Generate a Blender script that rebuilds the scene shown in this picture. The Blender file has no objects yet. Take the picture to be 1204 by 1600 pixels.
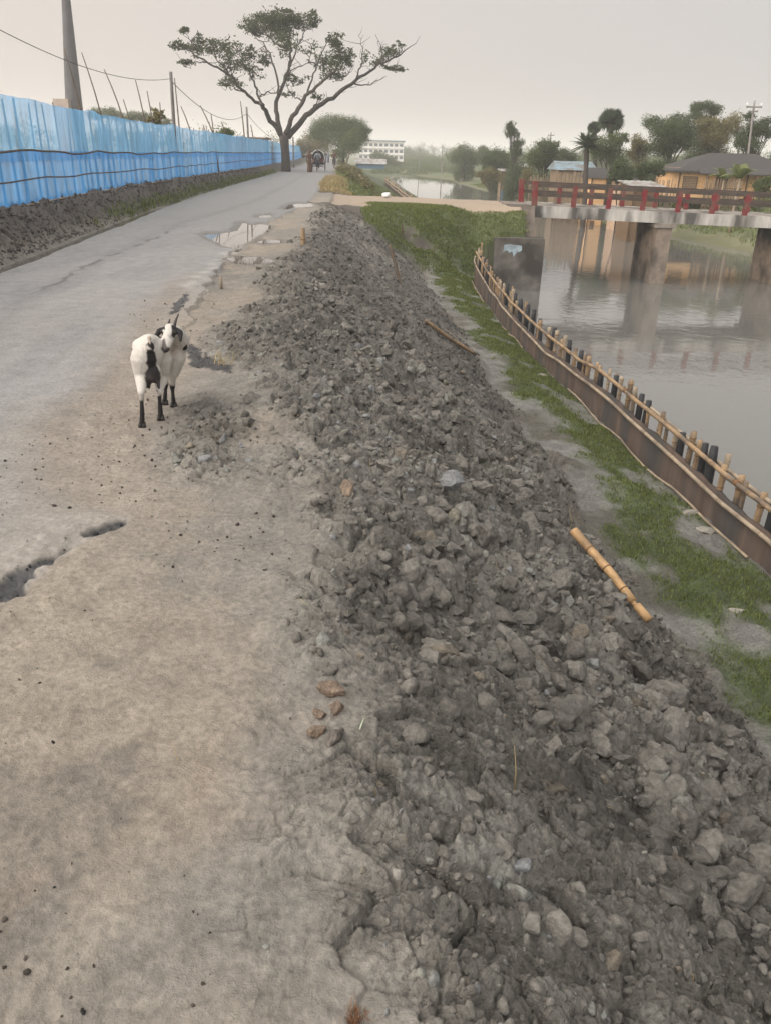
import bpy, bmesh, math, random
import numpy as np
from mathutils import Vector, Matrix, Euler

# ------------------------------------------------------------------ camera, world, sun, exposure
scene = bpy.context.scene
COL = scene.collection
FPX, ROLL, PITCH, EYE = 1230.0, math.radians(1.5), math.atan((800 - 240.4) / 1230.0), 1.55
_fw = np.array([0, math.cos(PITCH), -math.sin(PITCH)])
_u0 = np.array([0, math.sin(PITCH), math.cos(PITCH)])
_r0 = np.array([1.0, 0, 0])
_rt = math.cos(ROLL) * _r0 + math.sin(ROLL) * _u0
_up = -math.sin(ROLL) * _r0 + math.cos(ROLL) * _u0
EYEP = np.array([0, 0, EYE])
cam_data = bpy.data.cameras.new("camera")
cam = bpy.data.objects.new("camera", cam_data)
COL.objects.link(cam)
cam_data.sensor_fit = 'VERTICAL'
cam_data.sensor_height = 24.0
cam_data.lens = 24.0 * FPX / 1600.0
cam_data.clip_start = 0.05
cam_data.clip_end = 9000
cam.matrix_world = Matrix(((_rt[0], _up[0], -_fw[0], 0), (_rt[1], _up[1], -_fw[1], 0), (_rt[2], _up[2], -_fw[2], EYE), (0, 0, 0, 1)))
scene.camera = cam

SUN_DIR = Vector((-0.84, -0.50, 0.21)).normalized()       # towards the sun: low, to the left
SUN_EL = math.asin(SUN_DIR.z)
SUN_ROT = math.atan2(SUN_DIR.x, SUN_DIR.y)
world = bpy.data.worlds.new("World")
scene.world = world
world.use_nodes = True
wn, wl = world.node_tree.nodes, world.node_tree.links
wn.clear()
w_out = wn.new("ShaderNodeOutputWorld")
w_bg = wn.new("ShaderNodeBackground")
w_bg.inputs["Strength"].default_value = 0.13
sky = wn.new("ShaderNodeTexSky")
sky.sky_type = 'NISHITA'
sky.sun_disc = False
sky.sun_elevation = SUN_EL
sky.sun_rotation = SUN_ROT
sky.air_density = 1.5
sky.dust_density = 6.0
w_tc = wn.new("ShaderNodeTexCoord")
w_sep = wn.new("ShaderNodeSeparateXYZ")
wl.new(w_tc.outputs["Generated"], w_sep.inputs[0])
w_ramp = wn.new("ShaderNodeValToRGB")                       # thick haze: pale above the horizon, brighter overhead
wl.new(w_sep.outputs["Z"], w_ramp.inputs["Fac"])
e = w_ramp.color_ramp.elements
e[0].position = 0.0; e[0].color = (0.515, 0.498, 0.494, 1)
e[1].position = 1.0; e[1].color = (0.80, 0.805, 0.81, 1)
k = w_ramp.color_ramp.elements.new(0.32); k.color = (0.60, 0.582, 0.578, 1)
w_mul = wn.new("ShaderNodeVectorMath"); w_mul.operation = 'SCALE'
wl.new(w_ramp.outputs["Color"], w_mul.inputs[0]); w_mul.inputs["Scale"].default_value = 12.0
# warm side of the haze, towards the low sun
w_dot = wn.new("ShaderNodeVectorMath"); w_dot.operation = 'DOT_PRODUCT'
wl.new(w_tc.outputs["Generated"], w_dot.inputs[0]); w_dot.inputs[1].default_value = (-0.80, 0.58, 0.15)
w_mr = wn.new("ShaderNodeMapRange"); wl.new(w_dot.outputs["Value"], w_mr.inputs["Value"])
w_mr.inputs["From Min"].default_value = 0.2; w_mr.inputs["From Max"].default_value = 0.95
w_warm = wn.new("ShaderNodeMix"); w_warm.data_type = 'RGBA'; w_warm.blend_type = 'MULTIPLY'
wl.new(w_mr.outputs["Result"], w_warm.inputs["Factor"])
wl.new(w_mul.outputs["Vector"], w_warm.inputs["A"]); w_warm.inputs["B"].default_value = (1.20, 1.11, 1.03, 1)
# wide sky glow added behind left as key light, lifted to clear the fence
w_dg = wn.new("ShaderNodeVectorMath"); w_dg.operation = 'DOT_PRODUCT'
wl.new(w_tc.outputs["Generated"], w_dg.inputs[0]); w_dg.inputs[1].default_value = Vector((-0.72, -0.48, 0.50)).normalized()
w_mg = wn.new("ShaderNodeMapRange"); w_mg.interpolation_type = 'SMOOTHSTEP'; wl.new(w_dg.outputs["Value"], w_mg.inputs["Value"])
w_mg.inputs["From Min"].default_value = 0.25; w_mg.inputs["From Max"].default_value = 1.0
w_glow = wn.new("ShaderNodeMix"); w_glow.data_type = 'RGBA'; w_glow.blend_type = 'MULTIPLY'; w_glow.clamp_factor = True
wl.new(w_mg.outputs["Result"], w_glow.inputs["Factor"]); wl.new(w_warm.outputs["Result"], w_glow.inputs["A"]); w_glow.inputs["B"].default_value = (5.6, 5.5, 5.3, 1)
w_mix = wn.new("ShaderNodeMix"); w_mix.data_type = 'RGBA'
w_mix.inputs["Factor"].default_value = 0.9
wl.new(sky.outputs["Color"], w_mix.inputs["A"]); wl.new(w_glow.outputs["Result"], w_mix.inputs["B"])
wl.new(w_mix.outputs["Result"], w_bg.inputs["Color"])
wl.new(w_bg.outputs["Background"], w_out.inputs["Surface"])

sun_d = bpy.data.lights.new("sun", 'SUN')
sun = bpy.data.objects.new("sun", sun_d)
COL.objects.link(sun)
sun_d.energy = 2.0
sun_d.angle = math.radians(10)
sun_d.color = (1.0, 0.78, 0.56)
sun.rotation_euler = (-SUN_DIR).to_track_quat('-Z', 'Y').to_euler()

scene.view_settings.view_transform = 'Standard'
scene.view_settings.look = 'None'
scene.view_settings.exposure = -0.44
scene.view_settings.gamma = 1.0
scene.render.engine = 'CYCLES'
scene.cycles.use_denoising = True
scene.cycles.denoising_prefilter = 'ACCURATE'
scene.cycles.max_bounces = 6
scene.cycles.transparent_max_bounces = 24
scene.cycles.volume_bounces = 3

# ------------------------------------------------------------------ helpers
RNG = np.random.default_rng(7)
random.seed(7)

def ray(px, py):
    return _fw + (px - 602) / FPX * _rt + (800 - py) / FPX * _up
def PZ(px, py, z):                       # where the line of sight meets height z
    d = ray(px, py); return EYEP + d * ((z - EYE) / d[2])
def PY(px, py, y):                       # ... or distance y
    d = ray(px, py); return EYEP + d * (y / d[1])

def tag(o, label=None, cat=None, group=None, kind=None):
    if label: o['label'] = label
    if cat: o['category'] = cat
    if group: o['group'] = group
    if kind: o['kind'] = kind
    return o

def thing(name, label, cat, loc=(0, 0, 0), rz=0.0, group=None):
    o = bpy.data.objects.new(name, None)
    COL.objects.link(o)
    o.location = loc; o.rotation_euler = (0, 0, rz)
    o.empty_display_size = 0.2
    return tag(o, label, cat, group)

def dup(root, loc, rz, label=None, scale=None):
    r = root.copy(); COL.objects.link(r); r.location = loc; r.rotation_euler = (0, 0, rz)
    if scale: r.scale = (scale, scale, scale)
    if label: r['label'] = label
    for ch in list(root.children):
        c = ch.copy(); COL.objects.link(c); c.parent = r
        for g in ch.children:
            d = g.copy(); COL.objects.link(d); d.parent = c
    return r

def np_mesh(name, V, F, mat, parent=None, smooth=False, cols=None, attrs=None):
    """V (n,3); F an (m,k) int array or a list of them."""
    V = np.asarray(V, dtype=np.float32)
    Fs = F if isinstance(F, list) else [F]
    Fs = [np.asarray(f, dtype=np.int32) for f in Fs if len(f)]
    me = bpy.data.meshes.new(name)
    me.vertices.add(len(V)); me.vertices.foreach_set("co", V.ravel())
    li = np.concatenate([f.ravel() for f in Fs])
    tot = np.concatenate([np.full(len(f), f.shape[1], dtype=np.int32) for f in Fs])
    st = np.concatenate([[0], np.cumsum(tot)[:-1]]).astype(np.int32)
    me.loops.add(len(li)); me.loops.foreach_set("vertex_index", li)
    me.polygons.add(len(tot)); me.polygons.foreach_set("loop_start", st); me.polygons.foreach_set("loop_total", tot)
    if smooth:
        me.polygons.foreach_set("use_smooth", np.ones(len(tot), dtype=bool))
    if cols is not None:
        a = me.attributes.new("tint", 'FLOAT_COLOR', 'POINT')
        c = np.ones((len(V), 4), dtype=np.float32); c[:, :3] = cols
        a.data.foreach_set("color", c.ravel())
    for kx, vx in (attrs or {}).items():
        a = me.attributes.new(kx, 'FLOAT', 'POINT'); a.data.foreach_set("value", np.asarray(vx, dtype=np.float32))
    me.update(calc_edges=True)
    me.validate()
    me.materials.append(mat)
    o = bpy.data.objects.new(name, me)
    COL.objects.link(o)
    if parent is not None: o.parent = parent
    return o

class MB:
    """collects shapes and links them as one mesh"""
    def __init__(s): s.V = []; s.F = []; s.n = 0; s.m = 0; s.M = []
    def add(s, V, F):
        V = np.asarray(V, dtype=float)
        s.V.append(V); s.F += [tuple(int(i) + s.n for i in f) for f in F]; s.M += [s.m] * len(F); s.n += len(V)
        return s
    def box(s, c, size, rz=0.0, rx=0.0, ry=0.0, taper=1.0):
        x, y, z = [q / 2 for q in size]
        P = np.array([(-x, -y, -z), (x, -y, -z), (x, y, -z), (-x, y, -z), (-x * taper, -y * taper, z), (x * taper, -y * taper, z), (x * taper, y * taper, z), (-x * taper, y * taper, z)])
        if rz or rx or ry:
            P = P @ np.array(Euler((rx, ry, rz)).to_matrix()).T
        return s.add(P + np.array(c), [(0, 3, 2, 1), (4, 5, 6, 7), (0, 1, 5, 4), (1, 2, 6, 5), (2, 3, 7, 6), (3, 0, 4, 7)])
    def tube(s, pts, radii, n=8, cap=True):
        pts = np.asarray(pts, dtype=float); m = len(pts)
        radii = np.broadcast_to(np.asarray(radii, dtype=float), (m,))
        T = np.gradient(pts, axis=0)
        T /= np.linalg.norm(T, axis=1)[:, None] + 1e-12
        ref = np.array([0, 0, 1.0]) if abs(T[0, 2]) < 0.9 else np.array([1.0, 0, 0])
        V = []
        a = np.arange(n) * 2 * math.pi / n
        u = np.cross(T[0], ref); u /= np.linalg.norm(u)
        for i in range(m):
            u = u - T[i] * (u @ T[i]); u /= np.linalg.norm(u) + 1e-12
            w = np.cross(T[i], u)
            V.append(pts[i] + radii[i] * (np.cos(a)[:, None] * u + np.sin(a)[:, None] * w))
        V = np.concatenate(V)
        F = [(i * n + j, i * n + (j + 1) % n, (i + 1) * n + (j + 1) % n, (i + 1) * n + j) for i in range(m - 1) for j in range(n)]
        if cap:
            F += [tuple(range(n))[::-1], tuple((m - 1) * n + j for j in range(n))]
        return s.add(V, F)
    def ell(s, c, r, n=10, m=7, rz=0.0):
        V = [(0, 0, -1)]
        for i in range(1, m):
            t = -math.pi / 2 + math.pi * i / m
            V += [(math.cos(t) * math.cos(2 * math.pi * j / n), math.cos(t) * math.sin(2 * math.pi * j / n), math.sin(t)) for j in range(n)]
        V.append((0, 0, 1))
        F = [(0, 1 + (j + 1) % n, 1 + j) for j in range(n)]
        for i in range(m - 2):
            F += [(1 + i * n + j, 1 + i * n + (j + 1) % n, 1 + (i + 1) * n + (j + 1) % n, 1 + (i + 1) * n + j) for j in range(n)]
        L = len(V) - 1
        F += [(L, 1 + (m - 2) * n + j, 1 + (m - 2) * n + (j + 1) % n) for j in range(n)]
        P = np.array(V) * np.array(r)
        if rz: P = P @ np.array(Euler((0, 0, rz)).to_matrix()).T
        return s.add(P + np.array(c), F)
    def build(s, name, mat, parent=None, smooth=False):
        V = np.concatenate(s.V); me = bpy.data.meshes.new(name)
        me.from_pydata(V.tolist(), [], s.F); me.update()
        if smooth: me.polygons.foreach_set("use_smooth", [True] * len(me.polygons))
        for q in (mat if isinstance(mat, (list, tuple)) else [mat]): me.materials.append(q)
        if s.m: me.polygons.foreach_set("material_index", s.M)
        o = bpy.data.objects.new(name, me); COL.objects.link(o)
        if parent is not None: o.parent = parent
        return o

def wob(pts, amp, seed=0):
    r = np.random.default_rng(seed); p = np.array(pts, dtype=float)
    p[1:-1] += r.normal(0, amp, p[1:-1].shape); return p
def lerp_pts(a, b, n): 
    return np.linspace(np.array(a, dtype=float), np.array(b, dtype=float), n)
def resample(pts, n):
    pts = np.asarray(pts, dtype=float); d = np.r_[0, np.cumsum(np.linalg.norm(np.diff(pts, axis=0), axis=1))]
    t = np.linspace(0, d[-1], n); return np.stack([np.interp(t, d, pts[:, i]) for i in range(pts.shape[1])], 1)

# numpy noise
def _hash(ix, iy, k):
    h = (ix.astype(np.int64) * 374761393 + iy.astype(np.int64) * 668265263 + k * 1442695041) & 0xffffffff
    h = ((h ^ (h >> 13)) * 1274126177) & 0xffffffff
    h = ((h ^ (h >> 16)) * 2246822519) & 0xffffffff
    return ((h ^ (h >> 15)) & 0xffffff) / float(0xffffff)
def vnoise(x, y, k=0):                     # value noise, -1..1
    ix, iy = np.floor(x), np.floor(y); fx, fy = x - ix, y - iy
    fx = fx * fx * fx * (fx * (fx * 6 - 15) + 10); fy = fy * fy * fy * (fy * (fy * 6 - 15) + 10)
    ix, iy = ix.astype(np.int64), iy.astype(np.int64)
    a, b, c, d = _hash(ix, iy, k), _hash(ix + 1, iy, k), _hash(ix, iy + 1, k), _hash(ix + 1, iy + 1, k)
    return ((a + (b - a) * fx) * (1 - fy) + (c + (d - c) * fx) * fy) * 2 - 1
def fbm(x, y, o=4, k=0, g=0.5):
    t = np.zeros_like(x); a = 1.0; s = 0
    for i in range(o):
        t += a * vnoise(x, y, k + i * 17); s += a; a *= g
        x, y = x * 1.97 + y * 0.31 + 3.1, y * 1.97 - x * 0.31 + 1.7
    return t / s
def voronoi(x, y, k=0):
    """F1, F2 and the cell's two random numbers, three in all, plus the offset from its centre"""
    ix, iy = np.floor(x).astype(np.int64), np.floor(y).astype(np.int64)
    f1 = np.full(x.shape, 9.0); f2 = np.full(x.shape, 9.0)
    dx1 = np.zeros_like(x); dy1 = np.zeros_like(x); bx = np.zeros_like(ix); by = np.zeros_like(iy)
    for i in (-1, 0, 1):
        for j in (-1, 0, 1):
            cx, cy = ix + i, iy + j
            dx = x - (cx + 0.08 + 0.84 * _hash(cx, cy, k)); dy = y - (cy + 0.08 + 0.84 * _hash(cx, cy, k + 1))
            d = np.sqrt(dx * dx + dy * dy)
            near = d < f1
            f2 = np.where(near, f1, np.minimum(f2, d)); f1 = np.where(near, d, f1)
            dx1 = np.where(near, dx, dx1); dy1 = np.where(near, dy, dy1); bx = np.where(near, cx, bx); by = np.where(near, cy, by)
    return f1, f2, dx1, dy1, _hash(bx, by, k + 2), _hash(bx, by, k + 3), _hash(bx, by, k + 4)
def sstep(a, b, x):
    t = np.clip((x - a) / (b - a), 0, 1); return t * t * (3 - 2 * t)
def inpoly(x, y, P):
    P = np.asarray(P)[:, :2]; n = len(P); inside = np.zeros(x.shape, dtype=bool); dist = np.full(x.shape, 1e9)
    for i in range(n):
        x1, y1 = P[i]; x2, y2 = P[(i + 1) % n]
        c = ((y1 > y) != (y2 > y)) & (x < (x2 - x1) * (y - y1) / (y2 - y1 + 1e-12) + x1); inside ^= c
        vx, vy = x2 - x1, y2 - y1; t = np.clip(((x - x1) * vx + (y - y1) * vy) / (vx * vx + vy * vy + 1e-12), 0, 1)
        dist = np.minimum(dist, np.hypot(x - x1 - t * vx, y - y1 - t * vy))
    return np.where(inside, -dist, dist)    # signed distance, negative inside

# ------------------------------------------------------------------ materials
def new_mat(name):
    m = bpy.data.materials.new(name); m.use_nodes = True
    return m, m.node_tree.nodes, m.node_tree.links, m.node_tree.nodes["Principled BSDF"]
def simple_mat(name, color, rough=0.8, var=0.25, scale=6.0, bump=0.2, bscale=None, metal=0.0, stain=None, detail=6.0, bdist=0.02, spec=0.3, stretch=None):
    m, n, l, p = new_mat(name)
    tc = n.new("ShaderNodeTexCoord")
    src = tc.outputs["Object"]
    if stretch:
        mp = n.new("ShaderNodeMapping"); mp.inputs["Scale"].default_value = stretch; l.new(src, mp.inputs[0]); src = mp.outputs[0]
    nz = n.new("ShaderNodeTexNoise"); nz.inputs["Scale"].default_value = scale; nz.inputs["Detail"].default_value = detail
    nz.inputs["Roughness"].default_value = 0.62
    l.new(src, nz.inputs["Vector"])
    r = n.new("ShaderNodeValToRGB"); l.new(nz.outputs["Fac"], r.inputs["Fac"])
    c = np.array(color)
    r.color_ramp.elements[0].position = 0.30; r.color_ramp.elements[1].position = 0.70
    r.color_ramp.elements[0].color = (*(c * (1 - var)), 1); r.color_ramp.elements[1].color = (*np.minimum(c * (1 + var), 0.95), 1)
    colo = r.outputs["Color"]
    if stain is not None:
        n2 = n.new("ShaderNodeTexNoise"); n2.inputs["Scale"].default_value = scale * 0.37; n2.inputs["Detail"].default_value = 8; l.new(src, n2.inputs["Vector"])
        r2 = n.new("ShaderNodeValToRGB"); r2.color_ramp.elements[0].position = 0.45; r2.color_ramp.elements[1].position = 0.62; l.new(n2.outputs["Fac"], r2.inputs["Fac"])
        mx = n.new("ShaderNodeMix"); mx.data_type = 'RGBA'; l.new(r2.outputs["Color"], mx.inputs["Factor"]); l.new(colo, mx.inputs["A"]); mx.inputs["B"].default_value = (*stain, 1)
        colo = mx.outputs["Result"]
    l.new(colo, p.inputs["Base Color"])
    p.inputs["Roughness"].default_value = rough; p.inputs["Metallic"].default_value = metal; p.inputs["Specular IOR Level"].default_value = spec
    if bump:
        nb = n.new("ShaderNodeTexNoise"); nb.inputs["Scale"].default_value = bscale or scale * 4; nb.inputs["Detail"].default_value = 8; l.new(src, nb.inputs["Vector"])
        b = n.new("ShaderNodeBump"); b.inputs["Strength"].default_value = bump; b.inputs["Distance"].default_value = bdist
        l.new(nb.outputs["Fac"], b.inputs["Height"]); l.new(b.outputs["Normal"], p.inputs["Normal"])
    return m

def soil_mat(name="soil"):
    """earth: tint comes with the mesh (what lies where), grain and pores from noise"""
    m, n, l, p = new_mat(name)
    at = n.new("ShaderNodeAttribute"); at.attribute_name = "tint"
    rg = n.new("ShaderNodeAttribute"); rg.attribute_name = "gloss"
    gr = n.new("ShaderNodeAttribute"); gr.attribute_name = "grain"
    tc = n.new("ShaderNodeTexCoord")
    def noise(s, d=8, r=0.6):
        q = n.new("ShaderNodeTexNoise"); q.inputs["Scale"].default_value = s; q.inputs["Detail"].default_value = d; q.inputs["Roughness"].default_value = r
        l.new(tc.outputs["Object"], q.inputs["Vector"]); return q
    a = noise(7, 12, 0.62); b = noise(38, 12, 0.64); c2 = noise(170, 6, 0.6)
    def mrange(src, lo, hi, f0=0.3, f1=0.7):
        q = n.new("ShaderNodeMapRange"); q.inputs["From Min"].default_value = f0; q.inputs["From Max"].default_value = f1
        q.inputs["To Min"].default_value = lo; q.inputs["To Max"].default_value = hi; q.clamp = False; l.new(src, q.inputs["Value"]); return q.outputs["Result"]
    m1 = mrange(a.outputs["Fac"], 0.84, 1.16, 0.36, 0.64); m2 = mrange(b.outputs["Fac"], 0.74, 1.26, 0.36, 0.64)
    mm = n.new("ShaderNodeMath"); mm.operation = 'MULTIPLY'; l.new(m1, mm.inputs[0]); l.new(m2, mm.inputs[1])
    mm2 = n.new("ShaderNodeMath"); mm2.operation = 'MAXIMUM'; l.new(mm.outputs[0], mm2.inputs[0]); mm2.inputs[1].default_value = 0.3
    sc = n.new("ShaderNodeVectorMath"); sc.operation = 'SCALE'; l.new(at.outputs["Color"], sc.inputs[0]); gm = n.new("ShaderNodeMapRange"); gm.inputs["From Max"].default_value = 0.6; l.new(gr.outputs["Fac"], gm.inputs["Value"])
    lm = n.new("ShaderNodeMix"); lm.data_type = 'FLOAT'; lm.inputs["A"].default_value = 1.0; l.new(gm.outputs["Result"], lm.inputs["Factor"]); l.new(mm2.outputs[0], lm.inputs["B"])
    l.new(lm.outputs["Result"], sc.inputs["Scale"])
    l.new(sc.outputs["Vector"], p.inputs["Base Color"])
    rr = n.new("ShaderNodeMapRange"); rr.inputs["To Min"].default_value = 0.92; rr.inputs["To Max"].default_value = 0.25; l.new(rg.outputs["Fac"], rr.inputs["Value"]); l.new(rr.outputs["Result"], p.inputs["Roughness"])
    p.inputs["Specular IOR Level"].default_value = 0.3
    ad = n.new("ShaderNodeMath"); ad.operation = 'MULTIPLY_ADD'; l.new(b.outputs["Fac"], ad.inputs[0]); ad.inputs[1].default_value = 1.0
    c3 = n.new("ShaderNodeMath"); c3.operation = 'MULTIPLY'; l.new(c2.outputs["Fac"], c3.inputs[0]); c3.inputs[1].default_value = 0.35; l.new(c3.outputs[0], ad.inputs[2])
    bp = n.new("ShaderNodeBump"); bp.inputs["Distance"].default_value = 0.11
    bs = n.new("ShaderNodeMath"); bs.operation = 'MULTIPLY'; l.new(gr.outputs["Fac"], bs.inputs[0]); bs.inputs[1].default_value = 1.0
    l.new(bs.outputs[0], bp.inputs["Strength"])
    l.new(ad.outputs[0], bp.inputs["Height"]); l.new(bp.outputs["Normal"], p.inputs["Normal"])
    return m
SOIL = soil_mat()

def leaf_mat(name, color, var=0.5, trans=0.3):
    m, n, l, p = new_mat(name)
    g = n.new("ShaderNodeNewGeometry")
    r = n.new("ShaderNodeValToRGB"); l.new(g.outputs["Random Per Island"], r.inputs["Fac"])
    c = np.array(color)
    r.color_ramp.elements[0].color = (*(c * (1 - var)), 1); r.color_ramp.elements[1].color = (*(c * (1 + var) * np.array([1.1, 1.0, 0.85])), 1)
    l.new(r.outputs["Color"], p.inputs["Base Color"]); p.inputs["Roughness"].default_value = 0.6; p.inputs["Specular IOR Level"].default_value = 0.25
    t = n.new("ShaderNodeBsdfTranslucent"); l.new(r.outputs["Color"], t.inputs["Color"])
    mx = n.new("ShaderNodeMixShader"); mx.inputs[0].default_value = trans
    out = n["Material Output"]
    l.new(p.outputs[0], mx.inputs[1]); l.new(t.outputs[0], mx.inputs[2]); l.new(mx.outputs[0], out.inputs["Surface"])
    return m

def water_mat(name, base, wave=1.0, rough=0.04, spec=0.5):
    m, n, l, p = new_mat(name)
    tc = n.new("ShaderNodeTexCoord")
    mp = n.new("ShaderNodeMapping"); mp.inputs["Scale"].default_value = (1.0, 1.0, 1.0); l.new(tc.outputs["Object"], mp.inputs[0])
    n1 = n.new("ShaderNodeTexNoise"); n1.inputs["Scale"].default_value = 2.2; n1.inputs["Detail"].default_value = 5; n1.inputs["Distortion"].default_value = 0.8; l.new(mp.outputs[0], n1.inputs["Vector"])
    n2 = n.new("ShaderNodeTexNoise"); n2.inputs["Scale"].default_value = 0.25; n2.inputs["Detail"].default_value = 3; l.new(tc.outputs["Object"], n2.inputs["Vector"])
    mr = n.new("ShaderNodeMapRange"); mr.inputs["From Min"].default_value = 0.38; mr.inputs["From Max"].default_value = 0.66
    mr.inputs["To Min"].default_value = 0.25; mr.inputs["To Max"].default_value = 1.0; l.new(n2.outputs["Fac"], mr.inputs["Value"])
    ml0 = n.new("ShaderNodeMath"); ml0.operation = 'MULTIPLY'; l.new(n1.outputs["Fac"], ml0.inputs[0]); l.new(mr.outputs["Result"], ml0.inputs[1])
    sp = n.new("ShaderNodeSeparateXYZ"); l.new(tc.outputs["Object"], sp.inputs[0])       # slack water past the bridge, ripples below it
    my = n.new("ShaderNodeMapRange"); my.inputs["From Min"].default_value = 32; my.inputs["From Max"].default_value = 60; my.inputs["To Min"].default_value = 1.0; my.inputs["To Max"].default_value = 0.04; l.new(sp.outputs["Y"], my.inputs["Value"])
    ml = n.new("ShaderNodeMath"); ml.operation = 'MULTIPLY'; l.new(ml0.outputs[0], ml.inputs[0]); l.new(my.outputs["Result"], ml.inputs[1])
    b = n.new("ShaderNodeBump"); b.inputs["Strength"].default_value = 0.35 * wave; b.inputs["Distance"].default_value = 0.05
    l.new(ml.outputs[0], b.inputs["Height"]); l.new(b.outputs["Normal"], p.inputs["Normal"])
    p.inputs["Base Color"].default_value = (*base, 1); p.inputs["Roughness"].default_value = rough
    p.inputs["IOR"].default_value = 1.33; p.inputs["Specular IOR Level"].default_value = spec
    return m

M = {}
M['bamboo'] = simple_mat("bamboo", (0.30, 0.205, 0.120), 0.7, 0.3, 9, 0.15, stain=(0.13, 0.10, 0.075))
M['bamboo_pale'] = simple_mat("bamboo_pale", (0.32, 0.255, 0.185), 0.7, 0.25, 7, 0.15, stain=(0.18, 0.145, 0.11))
M['bamboo_fresh'] = simple_mat("bamboo_fresh", (0.44, 0.275, 0.135), 0.6, 0.28, 12, 0.15, stain=(0.24, 0.155, 0.085))
M['bamboo_node'] = simple_mat("bamboo_node", (0.16, 0.085, 0.04), 0.7, 0.2, 20, 0.1)
M['stick'] = simple_mat("stick", (0.10, 0.075, 0.055), 0.8, 0.3, 8, 0.1)
M['tar'] = simple_mat("tarred_wood", (0.028, 0.028, 0.030), 0.6, 0.35, 9, 0.3)
M['drumsheet'] = simple_mat("old_sheet", (0.085, 0.060, 0.047), 0.7, 0.35, 5, 0.15, stain=(0.05, 0.045, 0.042), stretch=(1.0, 1.0, 0.12))
M['concrete'] = simple_mat("old_concrete", (0.24, 0.215, 0.185), 0.85, 0.3, 3, 0.25, stain=(0.075, 0.066, 0.056))
M['pier_concrete'] = simple_mat("pier_concrete", (0.20, 0.165, 0.135), 0.85, 0.35, 2.5, 0.25, stain=(0.06, 0.052, 0.045))
M['wing_concrete'] = simple_mat("wing_concrete", (0.130, 0.118, 0.105), 0.85, 0.35, 2.5, 0.25, stain=(0.05, 0.044, 0.038))
M['edge_concrete'] = simple_mat("edge_concrete", (0.38, 0.365, 0.34), 0.85, 0.25, 4, 0.2, stain=(0.085, 0.08, 0.075), stretch=(1.0, 1.0, 0.25))
M['rail_concrete'] = simple_mat("rail_concrete", (0.070, 0.056, 0.047), 0.85, 0.3, 4, 0.2, stain=(0.05, 0.042, 0.036))
M['red_paint'] = simple_mat("red_paint", (0.155, 0.022, 0.027), 0.85, 0.35, 7, 0.15, stain=(0.13, 0.062, 0.05))
M['pole'] = simple_mat("pole_concrete", (0.14, 0.13, 0.125), 0.8, 0.2, 5, 0.1)
M['pole_far'] = simple_mat("pole_pale", (0.20, 0.19, 0.185), 0.8, 0.2, 5, 0.1)
M['wire'] = simple_mat("wire", (0.03, 0.03, 0.03), 0.6, 0.1, 5, 0)
M['bark'] = simple_mat("bark", (0.055, 0.047, 0.042), 0.9, 0.35, 5, 0.5, stretch=(1, 1, 0.3))
M['bark_pale'] = simple_mat("bark_pale", (0.16, 0.135, 0.11), 0.9, 0.3, 5, 0.4, stretch=(1, 1, 0.3))
M['leaf_tree'] = leaf_mat("leaf_tree", (0.062, 0.080, 0.046), 0.5)
M['leaf_dark'] = leaf_mat("leaf_dark", (0.062, 0.092, 0.042), 0.5)
M['leaf_mid'] = leaf_mat("leaf_mid", (0.085, 0.118, 0.050), 0.5)
M['leaf_olive'] = leaf_mat("leaf_olive", (0.15, 0.145, 0.070), 0.45)
M['leaf_palm'] = leaf_mat("leaf_palm", (0.045, 0.068, 0.040), 0.4)
M['leaf_banana'] = leaf_mat("leaf_banana", (0.11, 0.14, 0.055), 0.35)
M['grass'] = leaf_mat("grass", (0.152, 0.188, 0.074), 0.45, 0.45)
M['straw'] = leaf_mat("straw", (0.30, 0.25, 0.14), 0.3, 0.2)
M['canal'] = water_mat("canal_water", (0.145, 0.14, 0.128), 0.55, 0.03, 0.9)
M['puddle'] = water_mat("puddle_water", (0.16, 0.14, 0.12), 0.05, 0.02, 0.8)
M['ditch'] = water_mat("ditch_water", (0.13, 0.115, 0.095), 0.15, 0.12, 0.5)

# ------------------------------------------------------------------ terrain height and what lies where
def I(tab):
    ys, xs = zip(*tab); return lambda y: np.interp(y, ys, xs)
ROAD_R = I([(-4, -1.52), (2.0, -1.50), (2.5, -1.44), (2.9, -1.36), (3.26, -1.20), (3.6, -1.36), (4.4, -1.62), (5.5, -1.72), (6.6, -1.78), (8.6, -2.12), (13.1, -2.62), (18.5, -2.95), (27.7, -2.80), (43, -3.6), (76, -5.5), (135, -9.5), (300, -24), (900, -90), (4000, -420)])
ROAD_L = I([(-4, -4.0), (5, -4.65), (10.5, -5.05), (14.4, -5.42), (22.5, -6.32), (33.7, -7.25), (71, -9.35), (120, -12.3), (300, -27.5), (900, -95), (4000, -430)])
FENCE = I([(-4, -5.5), (5, -6.05), (14.3, -6.75), (20, -7.35), (25.4, -7.75), (37, -8.45), (59, -9.5), (80, -11.0), (120, -13.8), (300, -29.5), (900, -98), (4000, -433)])
CREST = I([(-4, 0.22), (0.5, 0.0), (1.5, -0.12), (2, -0.20), (3, -0.36), (4.2, -0.55), (5.6, -0.78), (7.4, -1.08), (10.6, -1.40), (14.3, -1.60), (20, -1.90), (26, -2.0), (34, -2.4), (43, -3.2), (76, -5.1), (135, -9.0), (300, -23.5), (900, -90), (4000, -420)])
TOE = I([(-4, 2.9), (3.7, 2.42), (5.9, 2.25), (7.9, 2.12), (10, 2.05), (12.4, 1.85), (18.9, 1.40), (26, 1.0), (40, 1.2), (76, 0.3), (135, -1.5), (300, -19), (4000, -400)])
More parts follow.
